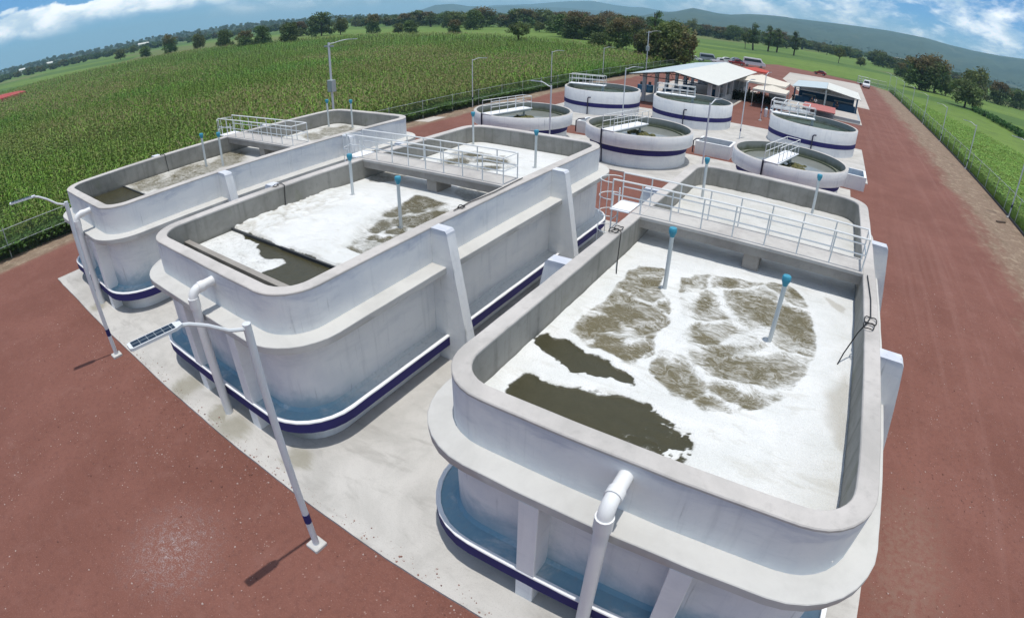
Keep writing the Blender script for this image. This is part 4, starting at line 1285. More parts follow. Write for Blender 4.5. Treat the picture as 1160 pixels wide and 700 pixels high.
# machines under it
for i, (x, y, lab) in enumerate(((-20.3, 71.0, 'dark blue blower unit under the long canopy, front left'), (-17.4, 71.5, 'dark blue blower unit under the long canopy, front middle'), (-15.8, 78.0, 'dark blue blower unit by the low canopy wall'), (-20.0, 80.0, 'dark blue blower unit deep under the canopy'))):
    b = thing('blower', lab, 'blower', (x, y, 0.09), 0, 'blowers under the canopy')
    MB().box(-1.0, 1.0, -0.6, 0.6, 0.0, 0.35, 0, 0.03).build('skid', M['darksteel'], b)
    MB().loft([[(xx, 0.48 * math.cos(a), 0.85 + 0.48 * math.sin(a)) for a in np.linspace(0, 6.283, 15)[:-1]] for xx in (-0.9, 0.35)], 0, True).build('casing', M['bluetank'], b, True)
    MB().loft([[(xx, 0.3 * math.cos(a), 0.72 + 0.3 * math.sin(a)) for a in np.linspace(0, 6.283, 13)[:-1]] for xx in (0.4, 1.0)], 0, True).build('motor', M['grey'], b, True)
    MB().tube([(-0.5, 0, 1.2), (-0.5, 0, 1.9), (-0.5, 0.8, 2.1)], 0.12, 8).build('outlet_pipe', M['bluetank'], b, True)
for x, y, lab in ((-25.2, 73.6, 'left blue drum at the open end of the canopy'), (-24.2, 74.2, 'right blue drum at the open end of the canopy')):
    b = thing('drum', lab, 'drum', (x, y, 0.06), 0, 'blue drums')
    MB().loft([[(r * math.cos(a), r * math.sin(a), z) for a in np.linspace(0, 6.283, 17)[:-1]] for r, z in ((0.5, 0), (0.55, 0.03), (0.55, 0.42), (0.57, 0.45), (0.55, 0.48), (0.55, 1.05), (0.5, 1.1))], 0, True).build('barrel', M['bluetank'], b, True)
    MB().loft([[(r * math.cos(a), r * math.sin(a), z) for a in np.linspace(0, 6.283, 13)[:-1]] for r, z in ((0.2, 1.1), (0.2, 1.5), (0.12, 1.55))], 0, True).build('filler_neck', M['darksteel'], b, True)

# ------------------------------------------------------------------ gabled shed over the press
sh = thing('shed', 'open gabled shed with pale roof slopes, trusses and blue side panels', 'shed', (-0.7, 98, 0))
so = Matrix.Translation((0.7, -98, 0))
Sp = lambda mb, n, m, s=False: cput(mb, n, m, None, s, sh, so)
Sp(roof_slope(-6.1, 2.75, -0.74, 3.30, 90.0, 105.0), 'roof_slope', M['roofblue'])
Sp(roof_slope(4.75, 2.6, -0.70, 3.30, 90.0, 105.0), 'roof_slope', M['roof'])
for x in (-5.6, -0.75, 4.2):
    for y in (90.5, 104.5):
        Sp(MB().box(x - .12, x + .12, y - .12, y + .12, 0.05, 3.1 if abs(x + .75) < .1 else 2.62), 'post', M['bluetank' if abs(x + .75) > .1 else 'galv'])
for y in (90.4, 97.0, 104.6):
    mb = MB()
    mb.tube([(-5.8, y, 2.68), (-0.72, y, 3.22), (4.4, y, 2.58)], 0.05, 5)
    mb.tube([(-5.6, y, 2.45), (4.2, y, 2.45)], 0.04, 5)
    for k in range(12):
        x = -5.4 + 0.85 * k
        mb.tube([(x, y, 2.45), (x + .42, y, 3.2 - abs(x + .3) * 0.11), (x + .85, y, 2.45)], 0.022, 4)
    Sp(mb, 'truss', M['grey'])
Sp(MB().box(-5.6, 4.2, 104.85, 104.95, 1.15, 2.4), 'rear_sheet', M['roof'])
Sp(MB().box(-5.6, 4.2, 104.86, 104.94, 0.05, 1.14), 'rear_panel', M['bluetank'])
Sp(MB().box(0.6, 4.1, 92.0, 92.1, 0.1, 1.25), 'side_panel', M['bluetank'])
Sp(MB().box(-5.5, -3.3, 92.0, 92.1, 0.1, 1.2), 'side_panel', M['bluetank'])
for x, y, l, lab in ((2.3, 94.5, 3.2, 'long blue press under the right half of the gabled shed'), (-3.5, 95.5, 2.2, 'shorter blue press under the left half of the gabled shed')):
    b = thing('filter_press', lab, 'press', (x, y, 0.09), 0, 'filter presses')
    MB().box(-l / 2, l / 2, -0.6, 0.6, 0.25, 1.15, 0, 0.05).build('press_body', M['bluetank'], b)
    for sx_ in (-1, 1):
        MB().box(sx_ * (l / 2 - .2) - .1, sx_ * (l / 2 - .2) + .1, -0.5, 0.5, 0, 0.26).build('leg', M['darksteel'], b)
    MB().tube([(-l / 2, 0, 1.3), (l / 2, 0, 1.3)], 0.1, 8).build('top_pipe', M['galv'], b, True)

ds = thing('drying_bed', 'low grey walled drying bed in front of the gabled shed', 'drying bed', (-0.9, 84, 0))
MB().box(-5.2, 5.6, -2.8, 5.0, 0.05, 0.55, 0, 0.02).build('bed_wall', M['grey'], ds)
MB().box(-4.9, 5.3, -2.5, 4.7, 0.551, 0.556).build('bed_surface', M['apron'], ds)
rr = thing('red_shelter', 'low shelter with a flat red sheet roof in front of the gabled shed', 'shelter', (-1.25, 80.0, 0))
MB().loft([[(-2.25, -3.4, 1.30), (2.25, -3.4, 1.26), (2.25, -3.4, 1.34), (-2.25, -3.4, 1.38)], [(-2.25, 3.4, 1.34), (2.25, 3.4, 1.30), (2.25, 3.4, 1.38), (-2.25, 3.4, 1.42)]], 0, True).build('roof', M['redroof'], rr)
for x in (-2.1, 2.1):
    for y in (-3.2, 0, 3.2):
        MB().box(x - .06, x + .06, y - .06, y + .06, 0, 1.3).build('post', M['galv'], rr)
fr = thing('pipe_rack', 'white steel pipe rack with rails beside the red roofed shelter', 'pipe rack', (-5.6, 74.5, 0))
mb = MB()
for x in (-1.6, 0, 1.6, 3.2):
    for y in (-2.0, 2.0):
        mb.tube([(x, y, 0), (x, y, 1.9)], 0.06, 6)
for z in (1.0, 1.9):
    for y in (-2.0, 2.0):
        mb.tube([(-1.6, y, z), (3.2, y, z)], 0.06, 6)
    for x in (-1.6, 0, 1.6, 3.2):
        mb.tube([(x, -2, z), (x, 2, z)], 0.06, 6)
mb.build('frame', M['rail'], fr, True)
MB().box(-1.5, 3.1, -1.9, 1.9, 0.98, 1.05).build('platform', M['grey'], fr)
for k, lab in enumerate(('left white jar on the red yard before the pipe rack', 'middle white jar on the red yard before the pipe rack', 'right white jar on the red yard before the pipe rack')):
    b = thing('jar', lab, 'jar', (-7.45 + 0.62 * k, 70.0 + 0.1 * k, 0), 0, 'white jars')
    MB().loft([[(r * math.cos(a), r * math.sin(a), z) for a in np.linspace(0, 6.283, 13)[:-1]] for r, z in ((0.2, 0), (0.22, 0.05), (0.22, 0.95), (0.10, 1.08), (0.10, 1.15))], 0, True).build('jar_body', M['pipe'], b, True)
    MB().loft([[(r * math.cos(a), r * math.sin(a), z) for a in np.linspace(0, 6.283, 13)[:-1]] for r, z in ((0.12, 1.13), (0.12, 1.22))], 0, True).build('jar_lid', M['cap'], b, True)

# cream party tents
for (x, y, wx, wy, ze, za, lab) in ((-10.6, 87.0, 4.1, 4.3, 3.0, 3.9, 'cream peaked tent next to the long canopy'), (-8.2, 80.5, 2.3, 3.0, 2.5, 3.1, 'smaller cream tent in front of the peaked tent')):
    tn = thing('tent', lab, 'tent', (x, y, 0), 0, 'cream tents')
    mb = MB()
    n = 10
    vs, fs = [], []
    for j in range(n + 1):
        for i in range(n + 1):
            u, v = 2 * i / n - 1, 2 * j / n - 1
            e = max(abs(u), abs(v))
            vs.append((u * wx, v * wy, ze + (za - ze) * (1 - e) ** 1.3))
    for j in range(n):
        for i in range(n):
            a = j * (n + 1) + i
            fs.append((a, a + 1, a + n + 2, a + n + 1))
    mb.add(vs, fs)
    o = mb.build('canvas', M['tent'], tn, False)
    sol = o.modifiers.new('s', 'SOLIDIFY')
    sol.thickness = 0.03
    mb = MB()
    for i in range(n):
        u0, u1 = 2 * i / n - 1, 2 * (i + 1) / n - 1
    mb.box(-wx, wx, -wy - .02, -wy, ze - .28, ze)
    mb.box(-wx, wx, wy, wy + .02, ze - .28, ze)
    mb.box(-wx - .02, -wx, -wy, wy, ze - .28, ze)
    mb.box(wx, wx + .02, -wy, wy, ze - .28, ze)
    mb.build('valance', M['tent'], tn)
    for sx_ in (-1, 1):
        for sy_ in (-1, 1):
            MB().tube([(sx_ * (wx - .1), sy_ * (wy - .1), 0), (sx_ * (wx - .1), sy_ * (wy - .1), ze)], 0.05, 6).build('pole', M['galv'], tn, True)
rt_ = thing('tent', 'bright red canopy tent behind the back corner of the long canopy', 'tent', (-15.6, 116, 0))
mb = MB()
mb.loft([[(-2.6, -3, 2.3), (2.6, -3, 2.3), (2.6, 3, 2.3), (-2.6, 3, 2.3)], [(-2.55, -2.95, 2.55), (2.55, -2.95, 2.55), (2.55, 2.95, 2.55), (-2.55, 2.95, 2.55)], [(-.1, -.1, 3.1), (.1, -.1, 3.1), (.1, .1, 3.1), (-.1, .1, 3.1)]], 0, False)
mb.build('canvas', M['redcanvas'], rt_)
for sx_ in (-2.5, 2.5):
    for sy_ in (-2.9, 2.9):
        MB().tube([(sx_, sy_, 0), (sx_, sy_, 2.5)], 0.05, 6).build('pole', M['galv'], rt_, True)
bk = thing('backdrop_panel', 'pale grey display panel standing under the tents', 'panel', (-7.6, 84.0, 0))
MB().box(-1.3, 1.3, -0.06, 0.06, 0.25, 2.1, 0, 0.02).build('board', M['roofblue'], bk)
for x in (-1.1, 1.1):
    MB().box(x - .05, x + .05, -0.4, 0.4, 0, 0.26).build('foot', M['darksteel'], bk)

# ------------------------------------------------------------------ people


def person(loc, rz, label, h=1.7, shirt='clothdark', seed=0):
    """one skinned body, with clothes and hair as its children"""
    rnd = random.Random(seed)
    J = {'pel': (0, 0, .95), 'ch': (0, -.01, 1.28), 'nk': (0, 0, 1.47), 'hd': (0, .01, 1.60), 'top': (0, .01, 1.70),
         'ls': (-.18, 0, 1.40), 'le': (-.24, .02, 1.13), 'lh': (-.22, .10, .90), 'rs': (.18, 0, 1.40), 're': (.25, .0, 1.13), 'rh': (.23, .12, .93),
         'lk': (-.10, .02, .52), 'lf': (-.11, -.02, .08), 'lt': (-.12, .14, .04), 'rk': (.10, .03, .52), 'rf': (.12, -.03, .08), 'rt': (.13, .13, .04), 'lp': (-.09, 0, .90), 'rp': (.09, 0, .90)}
    Rr = {'pel': .15, 'ch': .16, 'nk': .06, 'hd': .10, 'top': .07, 'ls': .065, 'le': .047, 'lh': .04, 'rs': .065, 're': .047, 'rh': .04,
          'lk': .065, 'lf': .045, 'lt': .04, 'rk': .065, 'rf': .045, 'rt': .04, 'lp': .09, 'rp': .09}
    E_ = [('pel', 'ch'), ('ch', 'nk'), ('nk', 'hd'), ('hd', 'top'), ('ch', 'ls'), ('ls', 'le'), ('le', 'lh'), ('ch', 'rs'), ('rs', 're'), ('re', 'rh'),
          ('pel', 'lp'), ('lp', 'lk'), ('lk', 'lf'), ('lf', 'lt'), ('pel', 'rp'), ('rp', 'rk'), ('rk', 'rf'), ('rf', 'rt')]
    s = h / 1.76
    ks = list(J)

    def skin(name, keys, grow, m, parent):
        kk = [k for k in ks if k in keys]
        me = bpy.data.meshes.new(name)
        me.from_pydata([tuple(q * s for q in J[k]) for k in kk], [(kk.index(a), kk.index(b)) for a, b in E_ if a in kk and b in kk], [])
        o = bpy.data.objects.new(name, me)
        C.objects.link(o)
        md = o.modifiers.new('skin', 'SKIN')
        for i, k in enumerate(kk):
            rr_ = (Rr[k] + grow) * s
            me.skin_vertices[0].data[i].radius = (rr_, rr_ * (0.75 if k in ('pel', 'ch') else 1))
        me.skin_vertices[0].data[0].use_root = True
        o.modifiers.new('sub', 'SUBSURF').render_levels = 1
        me.materials.append(m)
        o.parent = parent
        return o
    body = skin('person', ks, 0, M['skin'], None)
    body.location, body.rotation_euler = loc, (0, 0, rz)
    tag(body, label, 'person', 'people by the shed and tents')
    skin('shirt', ('pel', 'ch', 'ls', 'le', 'rs', 're'), .014, M[shirt], body)
    skin('trousers', ('pel', 'lp', 'lk', 'lf', 'rp', 'rk', 'rf'), .012, M['clothdark'], body)
    mb = MB().loft([[(r * math.cos(a) * s, (r * math.sin(a) - .01) * s, z * s) for a in np.linspace(0, 6.283, 13)[:-1]] for r, z in ((.105, 1.63), (.115, 1.68), (.10, 1.74), (.05, 1.775))], 0, True)
    mb.build('hair', M['black'], body, True)
    return body


person((-5.6, 89.0, 0.1), 2.6, 'person in dark clothes standing at the left corner of the gabled shed', 1.75, 'clothdark', 1)
person((-2.7, 88.6, 0.1), 3.3, 'person in dark clothes standing before the middle post of the gabled shed', 1.72, 'clothdark', 2)
person((-2.15, 89.0, 0.1), 0.4, 'person in a pale shirt standing close to the middle post of the gabled shed', 1.65, 'clothwhite', 3)
person((1.2, 90.2, 0.1), 2.9, 'person in dark clothes standing at the blue panels of the shed', 1.7, 'clothdark', 4)
person((-12.2, 86.6, 0.0), 1.0, 'person in dark clothes standing under the peaked tent by the canopy', 1.75, 'clothdark', 5)
person((-10.5, 88.0, 0.0), 4.0, 'person in a pale shirt standing under the peaked tent behind the dark shrubs', 1.7, 'clothwhite', 6)

# ------------------------------------------------------------------ vehicles


def vehicle(name, label, cat, loc, rz, L, W, Ht, paint, style, group='cars parked beyond the yard'):
    """body shell from a side profile, glazing, wheels and lights as parts; front towards +x before rz"""
    root = thing(name, label, cat, loc, rz, group)
    if style == 'car':
        prof = [(-.5, .30), (-.5, .58), (-.42, .66), (-.26, .97), (.06, 1.0), (.24, .66), (.46, .56), (.5, .42), (.5, .30)]
        gl = [(-.37, .68), (-.25, .93), (.05, .955), (.20, .68)]
        r = .31
    elif style == 'pickup':
        prof = [(-.5, .30), (-.5, .56), (-.12, .57), (-.10, .97), (.12, 1.0), (.24, .64), (.46, .58), (.5, .42), (.5, .30)]
        gl = [(-.08, .66), (-.075, .93), (.11, .955), (.20, .66)]
        r = .34
    else:
        prof = [(-.5, .22), (-.5, .93), (-.46, 1.0), (.28, 1.0), (.38, .62), (.47, .52), (.5, .40), (.5, .22)]
        gl = [(-.46, .58), (-.45, .88), (.25, .88), (.34, .58)]
        r = .34
    hw = W / 2
    P = [(x * L, z * Ht) for x, z in prof]
    mid = [(x * L * .985, z * Ht * .99) for x, z in prof]

    def ring(y, k):
        return [(x * (1 - .03 * k), y, z if z < .6 * Ht else z - .02 * k * Ht) for x, z in P]
    tuck = lambda z: 1 - .16 * max(0, (z / Ht - .62) / .38)
    rings = [[(x, s * hw * f * tuck(z), z) for x, z in P] for s, f in ((-1, 1), (-1, .6), (0, 0), (1, .6), (1, 1))]
    MB().loft(rings, 0, True).build('body', M[paint], root)
    for s in (-1, 1):
        mb = MB()
        G = [(x * L, z * Ht) for x, z in gl]
        a = [(x, s * (hw * tuck(z) + .012), z) for x, z in G]
        b = [(x, s * (hw * tuck(z) - .02), z) for x, z in G]
        mb.loft([a, b], 0, True)
        mb.build('side_window', M['glass'], root)
    # windscreen set on the sloping front of the cabin
    i = 4 if style != 'van' else 3
    (xa, za), (xb, zb) = P[i], P[i + 1]
    q0, q1 = (xa + (xb - xa) * .12, za + (zb - za) * .12), (xa + (xb - xa) * .9, za + (zb - za) * .9)
    n = Vector((-(zb - za), 0, (xb - xa))).normalized() * .012
    if n.z < 0:
        n = -n
    ws = []
    for e in (n, -n):
        ws.append([(q0[0] + e.x, -hw * .72, q0[1] + e.z), (q0[0] + e.x, hw * .72, q0[1] + e.z), (q1[0] + e.x, hw * .82, q1[1] + e.z), (q1[0] + e.x, -hw * .82, q1[1] + e.z)])
    MB().loft(ws, 0, True).build('windscreen', M['glass'], root)
    for sx_ in (-.31, .31):
        for s in (-1, 1):
            y = s * (hw - .09)
            wh = MB().loft([[(sx_ * L + rr_ * math.cos(a), y + s * yy, r + rr_ * math.sin(a)) for a in np.linspace(0, 6.283, 17)[:-1]] for rr_, yy in ((r * .9, -.11), (r, -.08), (r, .08), (r * .9, .11))], 0, True).build('wheel', M['tyre'], root, True)
            MB().loft([[(sx_ * L + rr_ * math.cos(a), y + s * yy, r + rr_ * math.sin(a)) for a in np.linspace(0, 6.283, 13)[:-1]] for rr_, yy in ((r * .55, .10), (r * .5, .118))], 0, True).build('rim', M['galv'], wh, True)
    for s in (-1, 1):
        MB().box(.485 * L, .503 * L, s * hw * .72 - .16, s * hw * .72 + .16, .40 * Ht if style != 'van' else .36 * Ht, .40 * Ht + .16 if style != 'van' else .36 * Ht + .18, 0, .01).build('headlight', M['lip'], root)
    return root


vehicle('van', 'white van coming along the far end of the red road', 'van', (9.6, 168.5, 0), R(-95), 5.0, 1.95, 2.1, 'carwhite', 'van', 'vehicles on the red road')
vehicle('car', 'small red car parked at the grass edge behind the shed apron', 'car', (-4.4, 187.0, 0), R(172), 4.0, 1.7, 1.45, 'carred', 'car')
vehicle('minibus', 'white minibus with dark windows parked behind the long canopy', 'minibus', (-23.2, 168.0, 0), R(8), 6.6, 2.1, 2.6, 'carwhite', 'van')
vehicle('pickup', 'white pickup parked beside the grey van behind the canopy roof', 'pickup', (-31.6, 158.0, 0), R(35), 5.2, 1.9, 1.7, 'carwhite', 'pickup')
vehicle('van', 'grey van parked behind the canopy roof ridge', 'van', (-35.5, 160.5, 0), R(20), 5.0, 2.0, 2.3, 'carsilver', 'van')
vehicle('car', 'white car farthest left in the row behind the canopy', 'car', (-38.3, 156.0, 0), R(15), 4.3, 1.75, 1.45, 'carwhite', 'car')
vehicle('car', 'white car parked right of the white pickup', 'car', (-31.8, 171.0, 0), R(25), 4.2, 1.75, 1.5, 'carwhite', 'car')
vehicle('car', 'silver car parked in the middle of the car row', 'car', (-30.2, 178.0, 0), R(20), 4.3, 1.75, 1.5, 'carsilver', 'car')
vehicle('car', 'dark blue car parked in the car row before the grass', 'car', (-28.5, 172.0, 0), R(14), 4.3, 1.75, 1.5, 'carblue', 'car')
vehicle('pickup', 'red pickup parked just left of the white minibus', 'pickup', (-28.0, 165.0, 0), R(12), 5.0, 1.85, 1.7, 'carred', 'pickup')
tr = thing('cage_trailer', 'light grey mesh cage trailer standing behind the white van', 'trailer', (8.8, 177.5, 0))
mb = MB()
for x in (-1.5, -.5, .5, 1.5):
    for y in (-1.1, 1.1):
        mb.tube([(x, y, .6), (x, y, 2.5)], .05, 5)
for z in (.6, 1.2, 1.8, 2.5):
    for y in (-1.1, 1.1):
        mb.tube([(-1.5, y, z), (1.5, y, z)], .04, 5)
    for x in (-1.5, 1.5):
        mb.tube([(x, -1.1, z), (x, 1.1, z)], .04, 5)
mb.build('cage', M['galv'], tr)
MB().box(-1.6, 1.6, -1.15, 1.15, .5, .62).build('bed', M['grey'], tr)
for x in (-.5, .5):
    for y in (-1.05, 1.05):
        MB().loft([[(x + .33 * math.cos(a), y + yy, .33 + .33 * math.sin(a)) for a in np.linspace(0, 6.283, 15)[:-1]] for yy in (-.1, .1)], 0, True).build('wheel', M['tyre'], tr, True)
pk = MB().loft([[(-.55, -.12, .02), (.55, -.12, .02), (.55, .12, .02), (-.55, .12, .02)], [(-.5, -.10, .10), (.5, -.10, .12), (.5, .10, .10), (-.5, .10, .12)]], 0, True).build('plank', M['bark'], None, False, (15.5, 45.2, 0))
pk.rotation_euler = (0, 0, R(35))
tag(pk, 'dark plank lying on the dirt near the right hand fence', 'plank')
# ------------------------------------------------------------------ vegetation


def quads_mesh(name, V, F, cols, m, parent=None):
    me = bpy.data.meshes.new(name)
    V, F = np.asarray(V, np.float32), np.asarray(F, np.int32)
    me.vertices.add(len(V))
    me.vertices.foreach_set('co', V.ravel())
    me.loops.add(F.size)
    me.loops.foreach_set('vertex_index', F.ravel())
    me.polygons.add(len(F))
    me.polygons.foreach_set('loop_start', np.arange(len(F), dtype=np.int32) * F.shape[1])
    me.polygons.foreach_set('loop_total', np.full(len(F), F.shape[1], np.int32))
    at = me.attributes.new('Col', 'FLOAT_COLOR', 'POINT')
    at.data.foreach_set('color', np.concatenate([np.asarray(cols, np.float32), np.ones((len(V), 1), np.float32)], 1).ravel())
    me.materials.append(m)
    me.update()
    me.validate()
    o = bpy.data.objects.new(name, me)
    C.objects.link(o)
    if parent:
        o.parent = parent
    return o


def leaf_cloud(rg, centres, radii, per, size, cols, flat=0.75):
    """many small leaf-sized quads filling blobs round the given centres"""
    n = len(centres) * per
    ci = np.repeat(np.arange(len(centres)), per)
    d = rg.normal(size=(n, 3))
    d /= np.linalg.norm(d, axis=1)[:, None]
    rad = radii[ci][:, None] * (rg.random((n, 1)) ** 0.45)
    p = centres[ci] + d * rad * np.array([1, 1, flat])
    nrm = rg.normal(size=(n, 3)) + d * 0.8 + np.array([0, 0, .5])
    nrm /= np.linalg.norm(nrm, axis=1)[:, None]
    a = np.cross(nrm, rg.normal(size=(n, 3)))
    a /= np.linalg.norm(a, axis=1)[:, None] + 1e-9
    b = np.cross(nrm, a)
    s = size * (0.6 + 0.8 * rg.random((n, 1)))
    q = np.stack([p - a * s, p - b * s * .55, p + a * s, p + b * s * .55], 1).reshape(-1, 3)
    c = cols[ci] * (0.7 + 0.6 * rg.random((n, 1)))
    return q, np.arange(n * 4).reshape(-1, 4), np.repeat(c, 4, 0)


def tree_parts(seed, h, w, kind):
    rg = np.random.default_rng(seed)
    nb = {'round': 46, 'bushy': 54, 'brown': 52, 'tall': 40, 'open': 30, 'willow': 90}[kind]
    zlo = {'round': .10, 'bushy': .02, 'brown': .04, 'tall': .10, 'open': .36, 'willow': .08}[kind]
    u = rg.normal(size=(nb, 3))
    u /= np.linalg.norm(u, axis=1)[:, None]
    u *= (0.35 + 0.65 * rg.random((nb, 1)) ** 0.5)
    zc, rz = h * (zlo + 1) / 2, h * (1 - zlo) / 2
    cen = u * np.array([w / 2, w / 2, rz]) * 0.80
    if kind == 'tall':
        k = 1 - 0.55 * np.clip(u[:, 2:3], 0, 1)
        cen[:, :2] *= k
    lob = 1 + 0.28 * np.sin(3 * np.arctan2(u[:, 1], u[:, 0]) + seed)[:, None]
    cen[:, :2] *= lob
    cen[:, 2] += zc
    if kind in ('bushy', 'brown', 'willow', 'round'):
        k = nb // 3
        a = rg.random(k) * 6.28
        q_ = np.stack([np.cos(a) * w * (.18 + .26 * rg.random(k)), np.sin(a) * w * (.18 + .26 * rg.random(k)), h * (.08 + .24 * rg.random(k)) + (.10 * h if kind == 'round' else 0)], 1)
        cen = np.concatenate([cen, q_])
        nb += k
    rad = (0.11 + 0.09 * rg.random(nb)) * w
    g = np.array([[.085, .125, .034]]) * (0.55 + 1.0 * rg.random((nb, 1)))
    if kind in ('brown',):
        tip = sstep(cen[:, 2:3] / h + 0.3 * (rg.random((nb, 1)) - .5), 0.45, 0.8)
        g = g * (1 - tip) + np.array([[.150, .112, .048]]) * (0.6 + .7 * rg.random((nb, 1))) * tip
    if kind in ('round', 'open', 'willow'):
        g = g * 0.6 + np.array([[.115, .115, .040]]) * (0.5 + .9 * rg.random((nb, 1))) * 0.6
    q, f, c = leaf_cloud(rg, cen, rad, 60 if kind != 'willow' else 80, 0.020 * w + 0.11, g, 0.8)
    if kind == 'willow':   # hanging sprays
        k = 60
        a = rg.random(k) * 6.28
        st = np.stack([np.cos(a) * w * .46, np.sin(a) * w * .46, h * (.30 + .35 * rg.random(k))], 1)
        q2, f2, c2 = leaf_cloud(rg, st, np.full(k, w * .06), 40, 0.28, np.repeat(np.array([[.13, .115, .05]]), k, 0) * (0.6 + .8 * rg.random((k, 1))), 2.6)
        f2 = f2 + len(q)
        q, f, c = np.concatenate([q, q2]), np.concatenate([f, f2]), np.concatenate([c, c2])
    mb = MB()
    r0 = 0.022 * h + 0.05
    top = h * (.55 if kind != 'tall' else .85)
    bend = rg.normal(size=2) * 0.03 * h
    mb.tube([(0, 0, -.2), (bend[0] * .4, bend[1] * .4, top * .35), (bend[0], bend[1], top * .7), (bend[0] * 1.2, bend[1] * 1.2, top)], r0, 8, 0, r0 * .35)
    for k in range(min(14, nb)):
        e = cen[k]
        z0 = min(top * (.35 + .5 * rg.random()), e[2] * .9)
        mid = (e[0] * .45 + bend[0] * .5, e[1] * .45 + bend[1] * .5, z0 + (e[2] - z0) * .6)
        mb.tube([(bend[0] * z0 / top, bend[1] * z0 / top, z0), mid, tuple(e)], r0 * .42, 5, 0, r0 * .1)
    return (q, f, c), mb


TREE_KINDS = {}


def tree_proto(key, seed, h, w, kind):
    (q, f, c), mb = tree_parts(seed, h, w, kind)
    TREE_KINDS[key] = ((q, f, c), mb, h, w)


for i, (k, h, w_) in enumerate((('bushy', 9, 8.5), ('brown', 9, 8.5), ('round', 9, 8.5), ('tall', 14, 6), ('open', 7, 7), ('bushy', 8, 9), ('brown', 11, 10), ('willow', 10.5, 10), ('round', 8, 7), ('tall', 12, 5.5))):
    tree_proto('%s%d' % (k, i), 100 + i, h, w_, k)
_first = {}


def plant_tree(key, name, x, y, h, w, label, group=None, cat='tree', z=0.0):
    (q, f, c), mb, h0, w0 = TREE_KINDS[key]
    w, h = w * 1.22, h * 1.10
    sc = (w / w0, w / w0, h / h0)
    rz = random.uniform(0, 6.28)
    if key not in _first:
        o = thing(name, label, cat, (x, y, z), rz, group)
        o.scale = sc
        quads_mesh('crown', q, f, c, M['leaf'], o)
        mb.build('trunk', M['bark'], o, True)
        _first[key] = o
    else:
        o = dup(_first[key], (x, y, z), rz, label, group, sc)
        o.name = name
        if not group and 'group' in o:
            del o['group']
    return o


